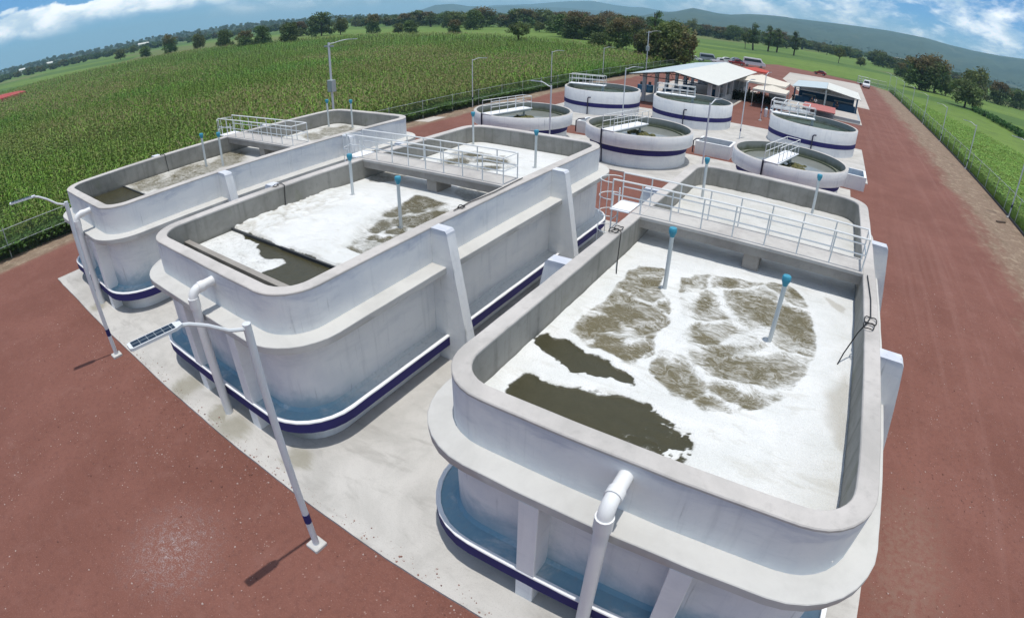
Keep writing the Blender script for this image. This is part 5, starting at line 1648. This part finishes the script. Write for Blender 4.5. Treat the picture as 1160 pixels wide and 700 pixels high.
BIG = [('willow7', -38.1, 130.2, 10.2, 9.8, 'big spreading tree with drooping olive crown behind the canopy roof'),
       ('willow7', -47.7, 142.0, 7.6, 6.2, 'olive tree left of the big spreading tree, behind a tall pole'),
       ('brown6', -68.6, 173.4, 10.0, 9.4, 'red brown bushy tree at the corn edge right of the dark grove'),
       ('bushy5', -72.7, 168.0, 4.9, 6.5, 'low brown bush in front of the red brown tree at the corn edge'),
       ('brown1', -99.0, 222, 10.3, 12.5, 'brown tipped tree at the right end of the dark grove'),
       ('brown6', -107.5, 224, 11.5, 12.5, 'tall middle tree of the dark grove at the corn edge'),
       ('bushy5', -115, 232, 10.5, 13.0, 'left tree of the dark grove at the corn edge'),
       ('bushy0', -148.6, 281.8, 9.5, 11.5, 'dark round bush tree left of the dark grove'),
       ('round2', -157.3, 278, 6.0, 6.5, 'small round tree just left of the dark bush tree'),
       ('bushy0', -91.0, 236, 11.0, 12.0, 'broad dark tree behind the brown tipped end of the grove'),
       ('brown6', -84.0, 226, 10.5, 11.0, 'brown olive tree between the grove and the red brown tree'),
       ('bushy5', -126.0, 258, 11.0, 13.0, 'broad dark tree behind the left tree of the grove'),
       ('tall3', -79.0, 246, 15.0, 7.0, 'tall narrow dark tree standing out behind the grove'),
       ('brown1', -66.0, 232, 9.5, 12.0, 'dark brown bushy tree behind the red brown bushy tree'),
       ('brown1', -58.0, 205, 8.5, 10.5, 'brown bushy tree left of the big spreading tree'),
       ('open4', -96.7, 157.6, 7.0, 7.4, 'lone small tree with a bare stem standing in the corn'),
       ('brown1', -172.6, 221.3, 7.2, 6.4, 'lone reddish brown round bush at the far corn edge'),
       ('bushy5', -207, 284, 12.0, 10.5, 'double crowned green tree behind the reddish bush'),
       ('bushy0', -252, 315, 9.0, 7.5, 'green tree left behind the reddish bush'),
       ('bushy0', -200, 218.7, 7.2, 7.2, 'dark block shaped bush tree at the corn edge'),
       ('round8', -209, 219.5, 6.0, 5.5, 'small olive tree left of the block shaped bush tree'),
       ('brown1', -248, 239, 11.6, 8.5, 'dark upright tree standing before the wood edge'),
       ('bushy0', -289, 231.7, 15.0, 15.0, 'largest dark green tree on the left horizon'),
       ('round2', -275, 236, 11.5, 9.5, 'olive tree on the right flank of the largest dark tree'),
       ('brown1', -328, 244, 10.5, 11.5, 'brown leaved tree behind the row of round field trees'),
       ('bushy5', -229.8, 164, 10.2, 8.4, 'first round field tree from the right in the left row'),
       ('bushy0', -251, 162.7, 10.2, 8.4, 'second round field tree from the right in the left row'),
       ('brown1', -257, 156, 8.8, 8.4, 'third round field tree from the right, with brown tips'),
       ('bushy5', -294, 165, 10.3, 9.0, 'fourth round field tree from the right in the left row'),
       ('round2', -320, 162, 11.0, 7.4, 'fifth round field tree from the right in the left row'),
       ('brown6', -353, 157, 12.6, 9.2, 'tall brown crowned tree in the left field row'),
       ('bushy5', -413, 163.5, 7.5, 8.2, 'small dark tree left of the tall brown crowned tree'),
       ('round8', -486, 169, 8.6, 8.6, 'leftmost dark round tree at the field edge'),
       ('round2', -718, 269, 9.5, 12.0, 'faint round tree between the two leftmost field trees'),
       ('round2', -138, 540, 15.5, 13.0, 'far round tree left of the hill foot behind the big spreading tree'),
       ('tall9', -46.8, 326, 14.8, 7.5, 'dark upright tree left in the row beyond the parked cars'),
       ('tall3', -40.5, 345, 15.5, 8.0, 'broad dark upright tree in the row beyond the parked cars'),
       ('open4', -52, 330, 9.0, 6.0, 'thin small tree left of the upright trees beyond the cars'),
       ('tall3', -36.1, 353, 14.8, 7.5, 'pointed tree in the middle of the row beyond the cars'),
       ('tall9', -25.3, 349, 14.0, 7.2, 'rightmost pointed dark tree beyond the parked cars'),
       ('open4', 1.5, 353, 9.0, 7.0, 'slender young tree on the grass behind the red car'),
       ('round8', 16, 384, 5.8, 5.8, 'small round tree on the grass above the white van'),
       ('brown1', 37.8, 345.7, 8.0, 7.2, 'brownish small tree on the grass left of the big red brown tree'),
       ('brown6', 34.0, 235, 13.2, 13.0, 'big red brown tree on the right, left lobe'),
       ('brown6', 41.0, 240, 14.2, 11.5, 'big red brown tree on the right, taller right lobe'),
       ('round2', 45.0, 236, 7.5, 5.5, 'fresh green low tree under the red brown trees'),
       ('round8', 42.9, 189.7, 8.4, 9.2, 'dark round tree on a clear stem beyond the leafy crop'),
       ('round2', 62, 262, 14.0, 13.5, 'wispy olive tree behind the dark round tree'),
       ('brown1', 84, 300, 11.0, 11.0, 'dark tree right of the wispy olive tree'),
       ('bushy5', 100, 318, 9.5, 10.0, 'dark bushy tree at the right edge before the hill'),
       ('bushy0', 118, 335, 10.0, 13.0, 'rightmost dark tree at the photo edge below the hill')]
for k, x, y, h, w_, lab in BIG:
    plant_tree(k, 'tree', x, y, h, w_, lab, 'trees in the fields')

# trees of the belts behind the fields, told apart as individuals in front of the far woods
rt = random.Random(5)
BELT = []
for k in range(26):
    az = -43 + 25.0 * k / 25 + rt.uniform(-.4, .4)
    BELT.append((az, rt.uniform(400, 520), 'belt of trees behind the corn'))
for k in range(14):
    az = -14 + 15.5 * k / 13 + rt.uniform(-.3, .3)
    BELT.append((az, rt.uniform(520, 640), 'belt of trees before the hill'))
for k in range(12):
    az = 3.5 + 6.5 * k / 11 + rt.uniform(-.2, .2)
    BELT.append((az, rt.uniform(470, 560), 'belt of trees right of the road end'))
cnt = {}
NUM = 'first second third fourth fifth sixth seventh eighth ninth tenth eleventh twelfth thirteenth fourteenth fifteenth sixteenth seventeenth eighteenth nineteenth twentieth twenty-first twenty-second twenty-third twenty-fourth twenty-fifth twenty-sixth'.split()
for az, d, grp in BELT:
    cnt[grp] = cnt.get(grp, 0) + 1
    key = rt.choice(['bushy0', 'bushy5', 'brown1', 'round2', 'round8', 'brown6'] + (['tall3', 'tall9'] if rt.random() < .4 else []))
    h = rt.uniform(9, 15)
    plant_tree(key, 'tree', d * math.sin(R(az)), d * math.cos(R(az)), h, h * rt.uniform(1.0, 1.5), '%s tree from the left in the %s' % (NUM[cnt[grp] - 1], grp), grp)


def shrub_parts(seed, n, w, h, size, col):
    rg = np.random.default_rng(seed)
    cen = np.stack([(rg.random(n) - .5) * w, (rg.random(n) - .5) * w, h * (.25 + .5 * rg.random(n))], 1)
    return leaf_cloud(rg, cen, np.full(n, h * .3), 70, size, np.repeat(np.array([col]), n, 0) * (0.6 + .8 * rg.random((n, 1))), 1.0)


for k, (x, lab) in enumerate(zip((-13.6, -12.4, -11.1, -9.9, -8.7), ('leftmost dark shrub under the cream tents', 'second dark shrub from the left under the cream tents', 'middle dark shrub under the cream tents', 'fourth dark shrub from the left under the cream tents', 'rightmost dark shrub under the cream tents'))):
    o = thing('shrub', lab, 'shrub', (x, 81.5 + .35 * k, 0), k * 1.3, 'dark shrubs under the tents')
    quads_mesh('foliage', *shrub_parts(300 + k, 16, 1.3, 1.6, .10, (.012, .018, .010)), M['leaf'], o)
    MB().tube([(0, 0, 0), (0.1, 0, .8)], .04, 5).build('stem', M['bark'], o)
hd = thing('hedge', 'dark green hedge row beyond the grass strip on the right', 'hedge', (45.8, 160, 0))
rg = np.random.default_rng(41)
ncl = 110
yy = np.linspace(-30, 27, ncl)
quads_mesh('foliage', *leaf_cloud(rg, np.stack([rg.normal(size=ncl) * .8, yy, .6 + .4 * rg.random(ncl)], 1), np.full(ncl, .9), 60, .22, np.repeat(np.array([[.055, .115, .024]]), ncl, 0) * (0.5 + rg.random((ncl, 1))), .8), M['leaf'], hd)


# --- scatter: one mesh holds the plant shapes and the points they grow on
def scatter(name, variants, P, rz, sc, vid, m, label, kind='stuff'):
    Vs, Fs, Cs, ids, isp = [], [], [], [], []
    o = 0
    for k, (q, f, c) in enumerate(variants):
        Vs.append(q); Fs.append(np.asarray(f) + o); Cs.append(c)
        ids.append(np.full(len(q), k)); isp.append(np.zeros(len(q)))
        o += len(q)
    n = len(P)
    ob = quads_mesh(name, np.concatenate(Vs + [P]), np.concatenate(Fs), np.concatenate(Cs + [np.zeros((n, 3))]), m)
    me = ob.data
    nv = len(me.vertices)
    def put(nm, typ, a, key='value'):
        at = me.attributes.new(nm, typ, 'POINT')
        at.data.foreach_set(key, np.ascontiguousarray(a).ravel())
    put('vid', 'INT', np.concatenate(ids + [vid]).astype(np.int32))
    put('isp', 'INT', np.concatenate(isp + [np.ones(n)]).astype(np.int32))
    put('rot', 'FLOAT_VECTOR', np.concatenate([np.zeros((o, 3)), rz]).astype(np.float32), 'vector')
    put('scl', 'FLOAT_VECTOR', np.concatenate([np.ones((o, 3)), sc]).astype(np.float32), 'vector')
    ng = bpy.data.node_groups.new(name + ' scatter', 'GeometryNodeTree')
    ng.interface.new_socket('Geometry', in_out='INPUT', socket_type='NodeSocketGeometry')
    ng.interface.new_socket('Geometry', in_out='OUTPUT', socket_type='NodeSocketGeometry')
    N, L = ng.nodes.new, ng.links.new
    gi, go, jn = N('NodeGroupInput'), N('NodeGroupOutput'), N('GeometryNodeJoinGeometry')

    def named(nm, typ):
        a = N('GeometryNodeInputNamedAttribute')
        a.data_type = typ
        a.inputs['Name'].default_value = nm
        return a.outputs['Attribute']
    ai, av, ar, asc = named('isp', 'INT'), named('vid', 'INT'), named('rot', 'FLOAT_VECTOR'), named('scl', 'FLOAT_VECTOR')
    sp = N('GeometryNodeSeparateGeometry'); sp.domain = 'POINT'
    L(gi.outputs[0], sp.inputs[0]); L(ai, sp.inputs[1])
    for k in range(len(variants)):
        cp = N('FunctionNodeCompare'); cp.data_type = 'INT'; cp.operation = 'EQUAL'
        L(av, [s_ for s_ in cp.inputs if s_.name == 'A' and s_.type == 'INT'][0])
        [s_ for s_ in cp.inputs if s_.name == 'B' and s_.type == 'INT'][0].default_value = k
        s1 = N('GeometryNodeSeparateGeometry'); s1.domain = 'POINT'
        s2 = N('GeometryNodeSeparateGeometry'); s2.domain = 'POINT'
        L(sp.outputs[0], s1.inputs[0]); L(cp.outputs[0], s1.inputs[1])
        L(sp.outputs[1], s2.inputs[0]); L(cp.outputs[0], s2.inputs[1])
        ip = N('GeometryNodeInstanceOnPoints')
        L(s1.outputs[0], ip.inputs['Points']); L(s2.outputs[0], ip.inputs['Instance'])
        L(ar, ip.inputs['Rotation']); L(asc, ip.inputs['Scale'])
        L(ip.outputs[0], jn.inputs[0])
    L(jn.outputs[0], go.inputs[0])
    md = ob.modifiers.new('scatter', 'NODES')
    md.node_group = ng
    return tag(ob, label, None, None, kind)


def blade(base, az, length, width, rise, droop, segs=3):
    """one arching leaf as a strip of quads"""
    L_, out = [], Vector((math.cos(az), math.sin(az), 0))
    side = Vector((-out.y, out.x, 0))
    for k in range(segs + 1):
        s = k / segs
        p = Vector(base) + out * (length * s * (1 - .15 * s)) + Vector((0, 0, rise * s - droop * s * s))
        wd = width * (1 - s) ** .6 * (.6 + .4 * min(1, s * 4)) if k < segs else .004
        L_.append((p - side * wd / 2, p + side * wd / 2))
    q, f = [], []
    for a, b in L_:
        q += [tuple(a), tuple(b)]
    for k in range(segs):
        f.append((2 * k, 2 * k + 1, 2 * k + 3, 2 * k + 2))
    return q, f


def corn_variant(seed, tassel, wide=1.0, nleaf=9):
    rg = random.Random(seed)
    q, f, c = [], [], []

    def add(Q, F_, col):
        o = len(q)
        q.extend(Q); f.extend([tuple(i + o for i in g) for g in F_]); c.extend([col] * len(Q))
    h = rg.uniform(1.75, 2.0)
    for a in (0, 1.57):
        d = (.018 * math.cos(a) * wide, .018 * math.sin(a) * wide)
        add([(-d[0], -d[1], 0), (d[0], d[1], 0), (d[0], d[1], h), (-d[0], -d[1], h)], [(0, 1, 2, 3)], (.10, .16, .035))
    az0 = rg.uniform(0, 6.28)
    for k in range(nleaf):
        z = .35 + (h - .5) * k / (nleaf - 1)
        az = az0 + (math.pi if k % 2 else 0) + rg.uniform(-.5, .5)
        g = rg.uniform(.7, 1.25)
        col = (.185 * g, .31 * g, .042 * g) if rg.random() < .85 else (.19, .21, .06)
        Q, F_ = blade((0, 0, z), az, rg.uniform(.55, .85), .10 * wide, rg.uniform(.25, .5), rg.uniform(.35, .75))
        add(Q, F_, col)
    if tassel:
        for k in range(5):
            Q, F_ = blade((0, 0, h - .02), rg.uniform(0, 6.28), rg.uniform(.10, .22), .035 * wide, .30, .06, 2)
            add(Q, F_, (.36, .29, .16))
    return np.array(q), f, np.array(c)


def in_poly(x, y, poly):
    return sdf_poly(x, y, poly) < 0


rg = np.random.default_rng(11)
pts, scs, vids = [], [], []
FIELD = [(-330, -40), (-36.6, -40), (-36.6, 134), (-60, 149), (-95, 182), (-150, 200), (-215, 196), (-330, 160)]
for d0, d1, sx_, sy_, k in ((0, 62, .70, .34, 1.0), (62, 110, .80, .50, 1.25), (110, 175, 1.1, .9, 1.7), (175, 360, 1.9, 1.5, 2.5)):
    gx, gy = np.meshgrid(np.arange(-d1, -36.4, sx_), np.arange(-40, min(d1, 205), sy_))
    gx = gx + rg.normal(size=gx.shape) * .10 * k
    gy = gy + (rg.random(gy.shape) - .5) * sy_
    dd = np.hypot(gx, gy)
    ok = (dd >= d0) & (dd < d1) & (gy > gx * -0.0 - 30) & in_poly(gx, gy, FIELD)
    # bare, lower patch near the left edge of the picture
    bald = np.hypot((gx + 47) / 5.5, (gy - 2.5) / 2.6) + .4 * (fbm(gx * .4, gy * .4, 3, 5) - .5)
    ok &= ~((bald < 1) & (rg.random(gx.shape) < .8))
    x, y = gx[ok], gy[ok]
    n = len(x)
    g = .78 + .34 * fbm(x * .05, y * .05, 3, 9) + .12 * rg.normal(size=n)
    pts.append(np.stack([x, y, np.full(n, -.02)], 1))
    scs.append(np.stack([k * g, k * g, g], 1))
    tas = fbm(x * .022 + 3, y * .03, 4, 14) + .16 * (rg.random(n) - .5)
    v = np.where(tas > .50, rg.integers(0, 3, n), rg.integers(3, 6, n))
    vids.append(v)
P, SC, VD = np.concatenate(pts), np.concatenate(scs), np.concatenate(vids)
RZ = np.stack([rg.normal(size=len(P)) * .06, rg.normal(size=len(P)) * .06, rg.random(len(P)) * 6.28], 1)
scatter('corn_field', [corn_variant(k, k < 3) for k in range(6)], P, RZ, SC, VD, M['maize'], 'tall green corn with tan tassels filling the field on the left')


def bean_variant(seed, h, n, size, col):
    rg_ = np.random.default_rng(seed)
    cen = np.stack([(rg_.random(n) - .5) * h, (rg_.random(n) - .5) * h, h * (.45 + .45 * rg_.random(n))], 1)
    d = rg_.normal(size=(n, 3)) * .35 + np.array([0, 0, 1])
    d /= np.linalg.norm(d, axis=1)[:, None]
    a = np.cross(d, rg_.normal(size=(n, 3)))
    a /= np.linalg.norm(a, axis=1)[:, None]
    b = np.cross(d, a)
    s = size * (.7 + .6 * rg_.random((n, 1)))
    q = np.stack([cen - a * s, cen - b * s * .7, cen + a * s, cen + b * s * .7], 1).reshape(-1, 3)
    c = np.repeat(np.array([col]) * (.6 + .8 * rg_.random((n, 1))), 4, 0)
    return q, np.arange(4 * n).reshape(-1, 4), c


gx, gy = np.meshgrid(np.arange(17.9, 50, .46), np.arange(18, 165, .38))
gx, gy = gx + rg.normal(size=gx.shape) * .12, gy + rg.normal(size=gy.shape) * .12
ok = in_poly(gx, gy, [(17.9, 18), (47, 18), (33.6, 88), (18.4, 163), (17.9, 163)])
x, y = gx[ok], gy[ok]
n = len(x)
g = .62 + .5 * fbm(x * .25, y * .25, 3, 90) + .3 * rg.random(n)
scatter('leafy_crop', [bean_variant(k, .62, 44, .080, (.22, .34, .07)) for k in range(4)], np.stack([x, y, np.zeros(n)], 1),
        np.stack([np.zeros(n), np.zeros(n), rg.random(n) * 6.28], 1), np.stack([g, g, g], 1) * 1.15, rg.integers(0, 4, n), M['corn'], 'bright green leafy crop beyond the right hand fence')


def tuft_variant(seed, h, n, col, wd=.02):
    rr_ = random.Random(seed)
    q, f, c = [], [], []
    for k in range(n):
        Q, F_ = blade((rr_.uniform(-.12, .12), rr_.uniform(-.12, .12), 0), rr_.uniform(0, 6.28), h * rr_.uniform(.25, .7), wd, h * rr_.uniform(.8, 1.4), h * rr_.uniform(.1, .5), 2)
        o = len(q)
        q.extend(Q); f.extend([tuple(i + o for i in g) for g in F_])
        s = rr_.uniform(.6, 1.3)
        c.extend([(col[0] * s, col[1] * s, col[2] * s)] * len(Q))
    return np.array(q), f, np.array(c)


n = 9000
y = 18 + 158 * rg.random(n)
x = 17.15 + .75 * rg.random(n) ** 1.3
g = .6 + .7 * rg.random(n)
scatter('fence_grass', [tuft_variant(k, .5, 16, (.13, .22, .03), .035) for k in range(3)], np.stack([x, y, np.zeros(n)], 1), np.stack([np.zeros(n), np.zeros(n), rg.random(n) * 6.28], 1),
        np.stack([g, g, g], 1), rg.integers(0, 3, n), M['corn'], 'lime green grass along the right hand fence')
n = 9000
y = -20 + 150 * rg.random(n)
x = -35.5 - 1.3 * rg.random(n)
g = .7 + .8 * fbm(x * .5, y * .25, 3, 95)
scatter('weeds', [bean_variant(20 + k, .8, 30, .09, (.075, .14, .03)) for k in range(3)] + [tuft_variant(9, .8, 18, (.07, .12, .025), .04)], np.stack([x, y, np.zeros(n)], 1), np.stack([np.zeros(n), np.zeros(n), rg.random(n) * 6.28], 1),
        np.stack([g, g, g], 1), rg.integers(0, 4, n), M['corn'], 'dark weeds along the fence at the edge of the corn')

# loose stones on the gravel, spilling over the pavement edge
def stone_variant(seed, col):
    r_ = np.random.default_rng(seed)
    a = np.linspace(0, 2 * math.pi, 7)[:-1]
    rings = []
    for rr_, z in ((.7, -.2), (1.0, .15), (.75, .5), (.2, .62)):
        rings.append(np.stack([np.cos(a) * rr_ * (.75 + .5 * r_.random(6)), np.sin(a) * rr_ * .8 * (.75 + .5 * r_.random(6)), np.full(6, z) + .1 * r_.normal(size=6)], 1))
    q = np.concatenate(rings)
    f = [(k * 6 + i, k * 6 + (i + 1) % 6, k * 6 + 6 + (i + 1) % 6, k * 6 + 6 + i) for k in range(3) for i in range(6)]
    return q, f, np.repeat(np.array([col]), 24, 0)


n = 26000
x = np.concatenate([-24 + 26 * rg.random(n // 2), 3.8 + 10 * rg.random(n // 2)])
y = np.concatenate([4.1 - 7.5 * rg.random(n // 2) ** 1.4, 2.5 + 24 * rg.random(n // 2) ** 1.3])
den = fbm(x * .9, y * .9, 4, 610)
k_ = (den + .25 * rg.random(n) > .66) & ~((x > -28.5) & (x < 3.75) & (y > 4.17))
x, y = x[k_], y[k_]
e = 260
x = np.concatenate([x, -20 + 17 * rg.random(e)])
y = np.concatenate([y, 4.2 + .35 * rg.random(e) ** 2])
zz = np.where(y > 4.15, np.where((x > -28.5) & (x < 3.75), .072, 0), 0)
n = len(x)
g = .009 + .022 * rg.random(n) ** 4
scatter('stones', [stone_variant(1, (.21, .095, .075)), stone_variant(2, (.30, .16, .13)), stone_variant(3, (.12, .055, .045)), stone_variant(4, (.46, .36, .32))], np.stack([x, y, zz], 1),
        np.stack([np.zeros(n), np.zeros(n), rg.random(n) * 6.28], 1), np.stack([g, g, g], 1), rg.choice(4, n, p=[.40, .42, .06, .12]), M['stone'], 'small loose stones scattered over the red gravel')

# ------------------------------------------------------------------ hills, far woods, far houses
RIDGES = [
    ('left_rise', 1500, 2300, [(-100, .25), (-82.0, 0.27), (-80.9, 0.30), (-78.6, 0.33), (-76.9, 0.38), (-75.1, 0.28), (-71.6, 0.25), (-69.3, 0.36), (-66.1, 0.35), (-62.7, 0.40), (-57.6, 0.35), (-53.2, 0.25), (-48.0, 0.2), (-42, 0.1)], 'low wooded rise along the left horizon'),
    ('middle_hills', 5200, 6500, [(-46, .08), (-42.1, 0.25), (-39.9, 0.95), (-38.2, 1.05), (-36.7, 0.8), (-34.2, 0.68), (-32.4, 0.86), (-30.6, 0.79), (-27.0, 0.78), (-23.5, 0.66), (-20.0, 0.55), (-16, .3)], 'blue hills in the middle of the horizon'),
    ('far_hills', 7600, 9000, [(-36, .75), (-34.0, 0.88), (-30.5, 1.03), (-26.6, 1.48), (-24.2, 1.6), (-22.3, 1.35), (-20.5, 1.23), (-19.3, 1.31), (-17.3, 1.1), (-14, .9), (-8, .6)], 'palest blue mountain far behind the middle hills'),
    ('right_hills', 2300, 4300, [(-22, .25), (-19.1, 0.56), (-17.3, 1.0), (-16.1, 1.18), (-14.4, 1.71), (-13.2, 1.59), (-12.0, 1.45), (-10.7, 1.46), (-9.0, 1.74), (-7.2, 1.89), (-5.4, 1.97), (-4.7, 1.94), (-1.2, 2.09), (2.4, 2.27), (4.7, 2.38), (6.4, 2.4), (8.0, 2.42), (10.4, 2.28), (12.7, 2.29), (15.0, 2.43), (17.2, 2.71), (24, 3.0), (34, 2.6)], 'long wooded hill filling the right horizon'),
]


def hill(name, D0, D1, line, label):
    az = np.linspace(line[0][0], line[-1][0], 260)
    el = np.interp(az, [p[0] for p in line], [p[1] for p in line])
    ramp_ = np.minimum(1, np.minimum(np.arange(260), np.arange(260)[::-1]) / 14.0)
    t_ = np.linspace(0, 1.5, 46)
    A, T_ = np.meshgrid(az, t_)
    D = D0 + (D1 - D0) * T_
    Hr = (CAM_H + np.tan(np.radians(el)) * D1) * ramp_
    prof = np.where(T_ <= 1, sstep(T_, -.15, 1.05) * .75 + .25 * T_, 1 - (T_ - 1) * 1.6)
    nz = fbm(A * .9 + 7, D / 420.0, 5, 300)
    Z = Hr[None, :] * np.clip(prof, 0, 1) * (.80 + .4 * nz * (1 - np.exp(-((T_ - 1) / .3) ** 2)) + .20 * np.exp(-((T_ - 1) / .3) ** 2)) - 1.5
    X, Y = D * np.sin(np.radians(A)), D * np.cos(np.radians(A))
    mb = MB()
    n = 260
    mb.v = np.stack([X, Y, Z], -1).reshape(-1, 3).tolist()
    mb.f = [(j * n + i, j * n + i + 1, (j + 1) * n + i + 1, (j + 1) * n + i) for j in range(45) for i in range(n - 1)]
    mb.mi = [0] * len(mb.f)
    o = mb.build('hills', M['hill'], None, True)
    tag(o, label, kind='structure')
    return (az, D, Z)


HILLS = {r[0]: hill(*r) for r in RIDGES}
# far woods: belts of crowns too far and too many to count
rg = np.random.default_rng(77)
wp, ws = [], []


def belt(n, a0, a1, d0, d1, h0, h1, z=None):
    a = np.radians(a0 + (a1 - a0) * rg.random(n))
    d = d0 + (d1 - d0) * rg.random(n)
    zz_ = np.zeros(n) - .5 if z is None else z(np.degrees(a), d)
    wp.append(np.stack([d * np.sin(a), d * np.cos(a), zz_], 1))
    h = h0 + (h1 - h0) * rg.random(n)
    ws.append(np.stack([h * (1 + .5 * rg.random(n)), h * (1 + .5 * rg.random(n)), h], 1))


def on_hill(key, D0, D1):
    az, D, Z = HILLS[key]

    def f(a, d):
        ia = np.clip(np.searchsorted(az, a), 0, len(az) - 1)
        tt = np.clip((d - D0) / (D1 - D0) / 1.5 * 45, 0, 45).astype(int)
        return Z[tt, ia] - 1.0
    return f


belt(700, -100, -46, 850, 1500, 7, 13)
belt(900, -95, -44, 1500, 2350, 8, 14, on_hill('left_rise', 1500, 2300))
belt(420, -48, -18, 560, 900, 8, 14)
belt(500, -45, -15, 1000, 2300, 9, 15)
belt(420, -20, 2, 660, 1000, 8, 14)
belt(700, -20, 24, 1050, 2200, 8, 14)
belt(150, 3, 24, 600, 900, 8, 13)
belt(700, -21, 26, 2300, 2600, 5, 9, on_hill('right_hills', 2300, 4300))
P, SC = np.concatenate(wp), np.concatenate(ws)
var = []
for k in range(4):
    r2 = np.random.default_rng(500 + k)
    nb = 14
    u = r2.normal(size=(nb, 3))
    u /= np.linalg.norm(u, axis=1)[:, None]
    cen = u * np.array([.36, .36, .34]) * (.4 + .6 * r2.random((nb, 1))) + np.array([0, 0, .48])
    var.append(leaf_cloud(r2, cen, .14 + .08 * r2.random(nb), 34, .075, np.repeat(np.array([[.065, .100, .030]]), nb, 0) * (.55 + .9 * r2.random((nb, 1))) + (np.array([[.045, .015, .004]]) if k == 1 else 0), .9))
n = len(P)
scatter('far_woods', var, P, np.stack([np.zeros(n), np.zeros(n), rg.random(n) * 6.28], 1), SC, rg.integers(0, 4, n), M['leaf'], 'far woods and tree belts along the horizon')

rc = MB().loft([[(r_ * 9 * math.cos(a), r_ * 12 * math.sin(a), z) for a in np.linspace(0, 2 * math.pi, 25)[:-1]] for r_, z in ((1, 0), (.97, 1.9), (.8, 2.5), (.4, 2.8), (.02, 2.9))], 0, True).build('red_cover', M['redcover'], None, True, (-238, 30, 0))  # low red mound standing in for a blurred part of the drone
tag(rc, 'red cover showing at the far left edge of the corn', 'cover')
FH = [(-80.0, 1350, 'white house low on the left horizon nearest the photo edge'), (-77.4, 1400, 'white house on the left rise right of the edge house'), (-68.5, 1500, 'long pale roofed shed behind the left field trees'),
      (3.8, 1900, 'white house alone at the foot of the right hill'), (6.0, 1750, 'long white building at the foot of the right hill, left one'), (6.7, 1780, 'long white building at the foot of the right hill, right one'), (8.0, 1900, 'white house above the big red brown tree'), (8.9, 1850, 'white house right of the one above the red brown tree')]
for az, d, lab in FH:
    L_ = 26 if 'long' in lab else 13
    o = thing('house', lab, 'house', (d * math.sin(R(az)), d * math.cos(R(az)), 0), R(-az), 'far white houses')
    MB().box(-L_ / 2, L_ / 2, -4, 4, -1, 9).build('wall', M['housewall'], o)
    MB().loft([[(-L_ / 2 - .5, -4.6, 9), (-L_ / 2 - .5, 4.6, 9), (-L_ / 2 - .5, 0, 12)], [(L_ / 2 + .5, -4.6, 9), (L_ / 2 + .5, 4.6, 9), (L_ / 2 + .5, 0, 12)]], 0, True).build('roof', M['roof'], o)
    for q in np.linspace(-L_ / 2 + 2.5, L_ / 2 - 2.5, 3 if L_ < 20 else 6):
        MB().box(q - .8, q + .8, -4.06, -3.99, 4, 6.2).build('window', M['glass'], o)

# ------------------------------------------------------------------ haze: the air over the plain
_m = bpy.data.materials.new('haze')
_m.use_nodes = True
nt = _m.node_tree
nt.nodes.clear()
pv = nt.nodes.new('ShaderNodeVolumePrincipled')
pv.inputs['Color'].default_value = (0.48, 0.82, 1.0, 1)
pv.inputs['Density'].default_value = 0.00015
ou = nt.nodes.new('ShaderNodeOutputMaterial')
nt.links.new(pv.outputs[0], ou.inputs['Volume'])
hz_ = MB().box(-11500, 11500, -11500, 11500, -3.0, 285).build('haze', _m)
tag(hz_, 'thin blue haze over the plain', kind='stuff')
